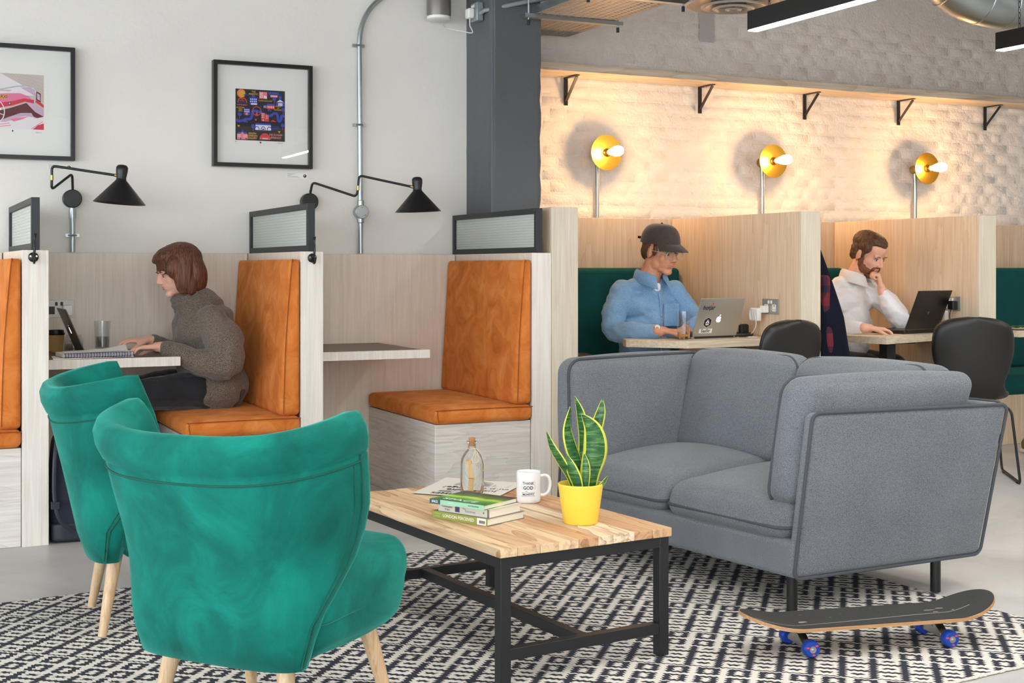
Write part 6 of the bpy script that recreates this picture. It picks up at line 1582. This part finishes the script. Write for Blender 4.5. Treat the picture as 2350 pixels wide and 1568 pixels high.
MB().cyl(tuple(MI @ (wc + fd * .030)), tuple(MI @ (wc + fd * .041)), .018, n=24).build('watch_case', 'brass', WT, bevel=.001); MB().cyl(tuple(MI @ (wc + fd * .0412)), tuple(MI @ (wc + fd * .0418)), .015, n=24).build('watch_face', 'cream_cover', WT)
jn = MB()
for x in (3.90, 4.09): limb(jn, [(x, 6.60, .575), (x, 6.40, .575), (x, 6.19, .565), (x, 6.20, .35), (x, 6.22, .10)], [.10, .088, .07, .058, .05])
fuse(jn, 'jeans', 'black_denim', A1, .009, 4)
# ---- bearded man in the white shirt, chin on fist
A2 = thing('person', 'bearded man in a white shirt resting his chin on his fist', 'person', (5.44, 6.56, .47))
hc = (5.452, 6.38, 1.252); HM = rot_to((.20, -.86, -.42), (.03, -.02, 1)); SH = 1.12
b = MB(); T3 = head(b, hc, HM, SH, True)
limb(b, [(5.435, 6.41, 1.19), (5.405, 6.44, 1.12), (5.40, 6.47, 1.05)], [.062, .062, .07])
el(b, (5.39, 6.51, .90), (.14, .08, .13)); limb(b, [(5.39, 6.51, .88), (5.43, 6.57, .58)], [.10, .11])
RA = [(5.25, 6.50, 1.03), (5.17, 6.46, .93), (5.09, 6.36, .835), (5.09, 6.18, .818), (5.15, 6.06, .818)]
LA = [(5.555, 6.43, 1.03), (5.60, 6.34, .93), (5.545, 6.20, .835), (5.475, 6.21, .92), (5.432, 6.235, 1.035)]
for A_ in (RA, LA): limb(b, A_, [.036, .034, .032, .030, .027])
hand(b, (5.165, 6.05, .822), (.93, -.22, -.10), (.05, .05, 1), 1, (12, 24, 22), 1.02)
hand(b, (5.428, 6.237, 1.045), (-.14, .16, 1.0), (.80, -.60, .1), 1, (62, 85, 70), 1.0, .85, (25, -10))
for x in (5.34, 5.52): limb(b, [(x, 6.55, .58), (x, 6.40, .575), (x, 6.21, .565), (x, 6.22, .35), (x, 6.24, .10)], [.05, .045, .04, .035, .032]); limb(b, [(x, 6.24, .10), (x, 6.14, .05)], [.032, .028])
body = fuse(b, 'body', 'skin_pale', A2, V3, 6); face_parts(body, T3, 'hair_ginger', root=A2)
YM = rot_to((.2, -.98, 0)); s = MB()
limb(s, [(5.39, 6.48, 1.03), (5.39, 6.50, .90), (5.40, 6.53, .74), (5.43, 6.57, .56)], [.10, .135, .14, .14])
el(s, (5.395, 6.485, .965), (.112, .195, .10), YM); el(s, (5.40, 6.51, .80), (.128, .18, .17), YM); el(s, (5.42, 6.56, .62), (.13, .175, .12), YM); el(s, (5.395, 6.485, 1.068), (.08, .15, .055), YM)
limb(s, [(5.265, 6.50, 1.02), (5.175, 6.46, .93), (5.088, 6.365, .84), (5.085, 6.20, .824), (5.135, 6.085, .822)], [.072, .072, .064, .052, .040])
limb(s, [(5.535, 6.44, 1.02), (5.595, 6.35, .93), (5.552, 6.205, .85), (5.49, 6.208, .92), (5.448, 6.23, 1.0)], [.072, .068, .062, .053, .042])
fuse(s, 'white_shirt', 'white_cotton', A2, .006, 5, lambda p, n: .012 * noise.noise((p.x * 8, p.y * 8, p.z * 14 + p.x * 9)) + .006 * noise.noise((p.x * 26 + p.z * 9, p.y * 20, p.z * 30)))
collar((5.408, 6.448, 1.125), (.35, -.93, 0), .072, .022, 'white_cotton', A2)
TH = Matrix.Translation(hc) @ HM @ Matrix.Scale(SH, 4); h = MB()
he(h, (-.022, 0, .055), (.096, .078, .070)); he(h, (-.058, 0, .012), (.048, .066, .062)); he(h, (.030, 0, .094), (.056, .058, .024), 22)
for y in (-1, 1): he(h, (.005, y * .066, .045), (.045, .018, .036)); he(h, (.012, y * .070, .012), (.014, .010, .03)); he(h, (-.045, y * .064, .0), (.03, .016, .05))
fuse(h, 'hair', 'hair_ginger', A2, .0045, 3, lambda p, n: .004 * noise.noise((p.x * 80, p.y * 80, p.z * 60)))
h = MB(); he(h, (.050, 0, -.094), (.036, .040, .024)); he(h, (.074, 0, -.078), (.018, .028, .014)); he(h, (.088, 0, -.0415), (.009, .024, .005))
for y in (-1, 1): he(h, (.018, y * .050, -.066), (.036, .014, .034)); he(h, (.012, y * .064, -.03), (.016, .009, .036)); he(h, (.05, y * .042, -.072), (.026, .014, .022), 0, y * -25); he(h, (.079, y * .026, -.054), (.010, .008, .016))
fuse(h, 'beard', 'beard_ginger', A2, .004, 3, lambda p, n: .002 * noise.noise((p.x * 120, p.y * 120, p.z * 90)))
MI = A2.matrix_basis.inverted()
for z_, y_ in ((1.0, 6.392), (.93, 6.385), (.86, 6.388)): MB().cyl(tuple(MI @ Vector((5.425, y_ + .006, z_))), tuple(MI @ Vector((5.427, y_ - .006, z_))), .0055, n=10).build('button', 'white_plastic', A2)
jn = MB()
for x in (5.34, 5.52): limb(jn, [(x, 6.57, .575), (x, 6.40, .575), (x, 6.20, .565), (x, 6.22, .35), (x, 6.24, .10)], [.10, .088, .07, .058, .05])
fuse(jn, 'trousers', 'black_denim', A2, .009, 4)
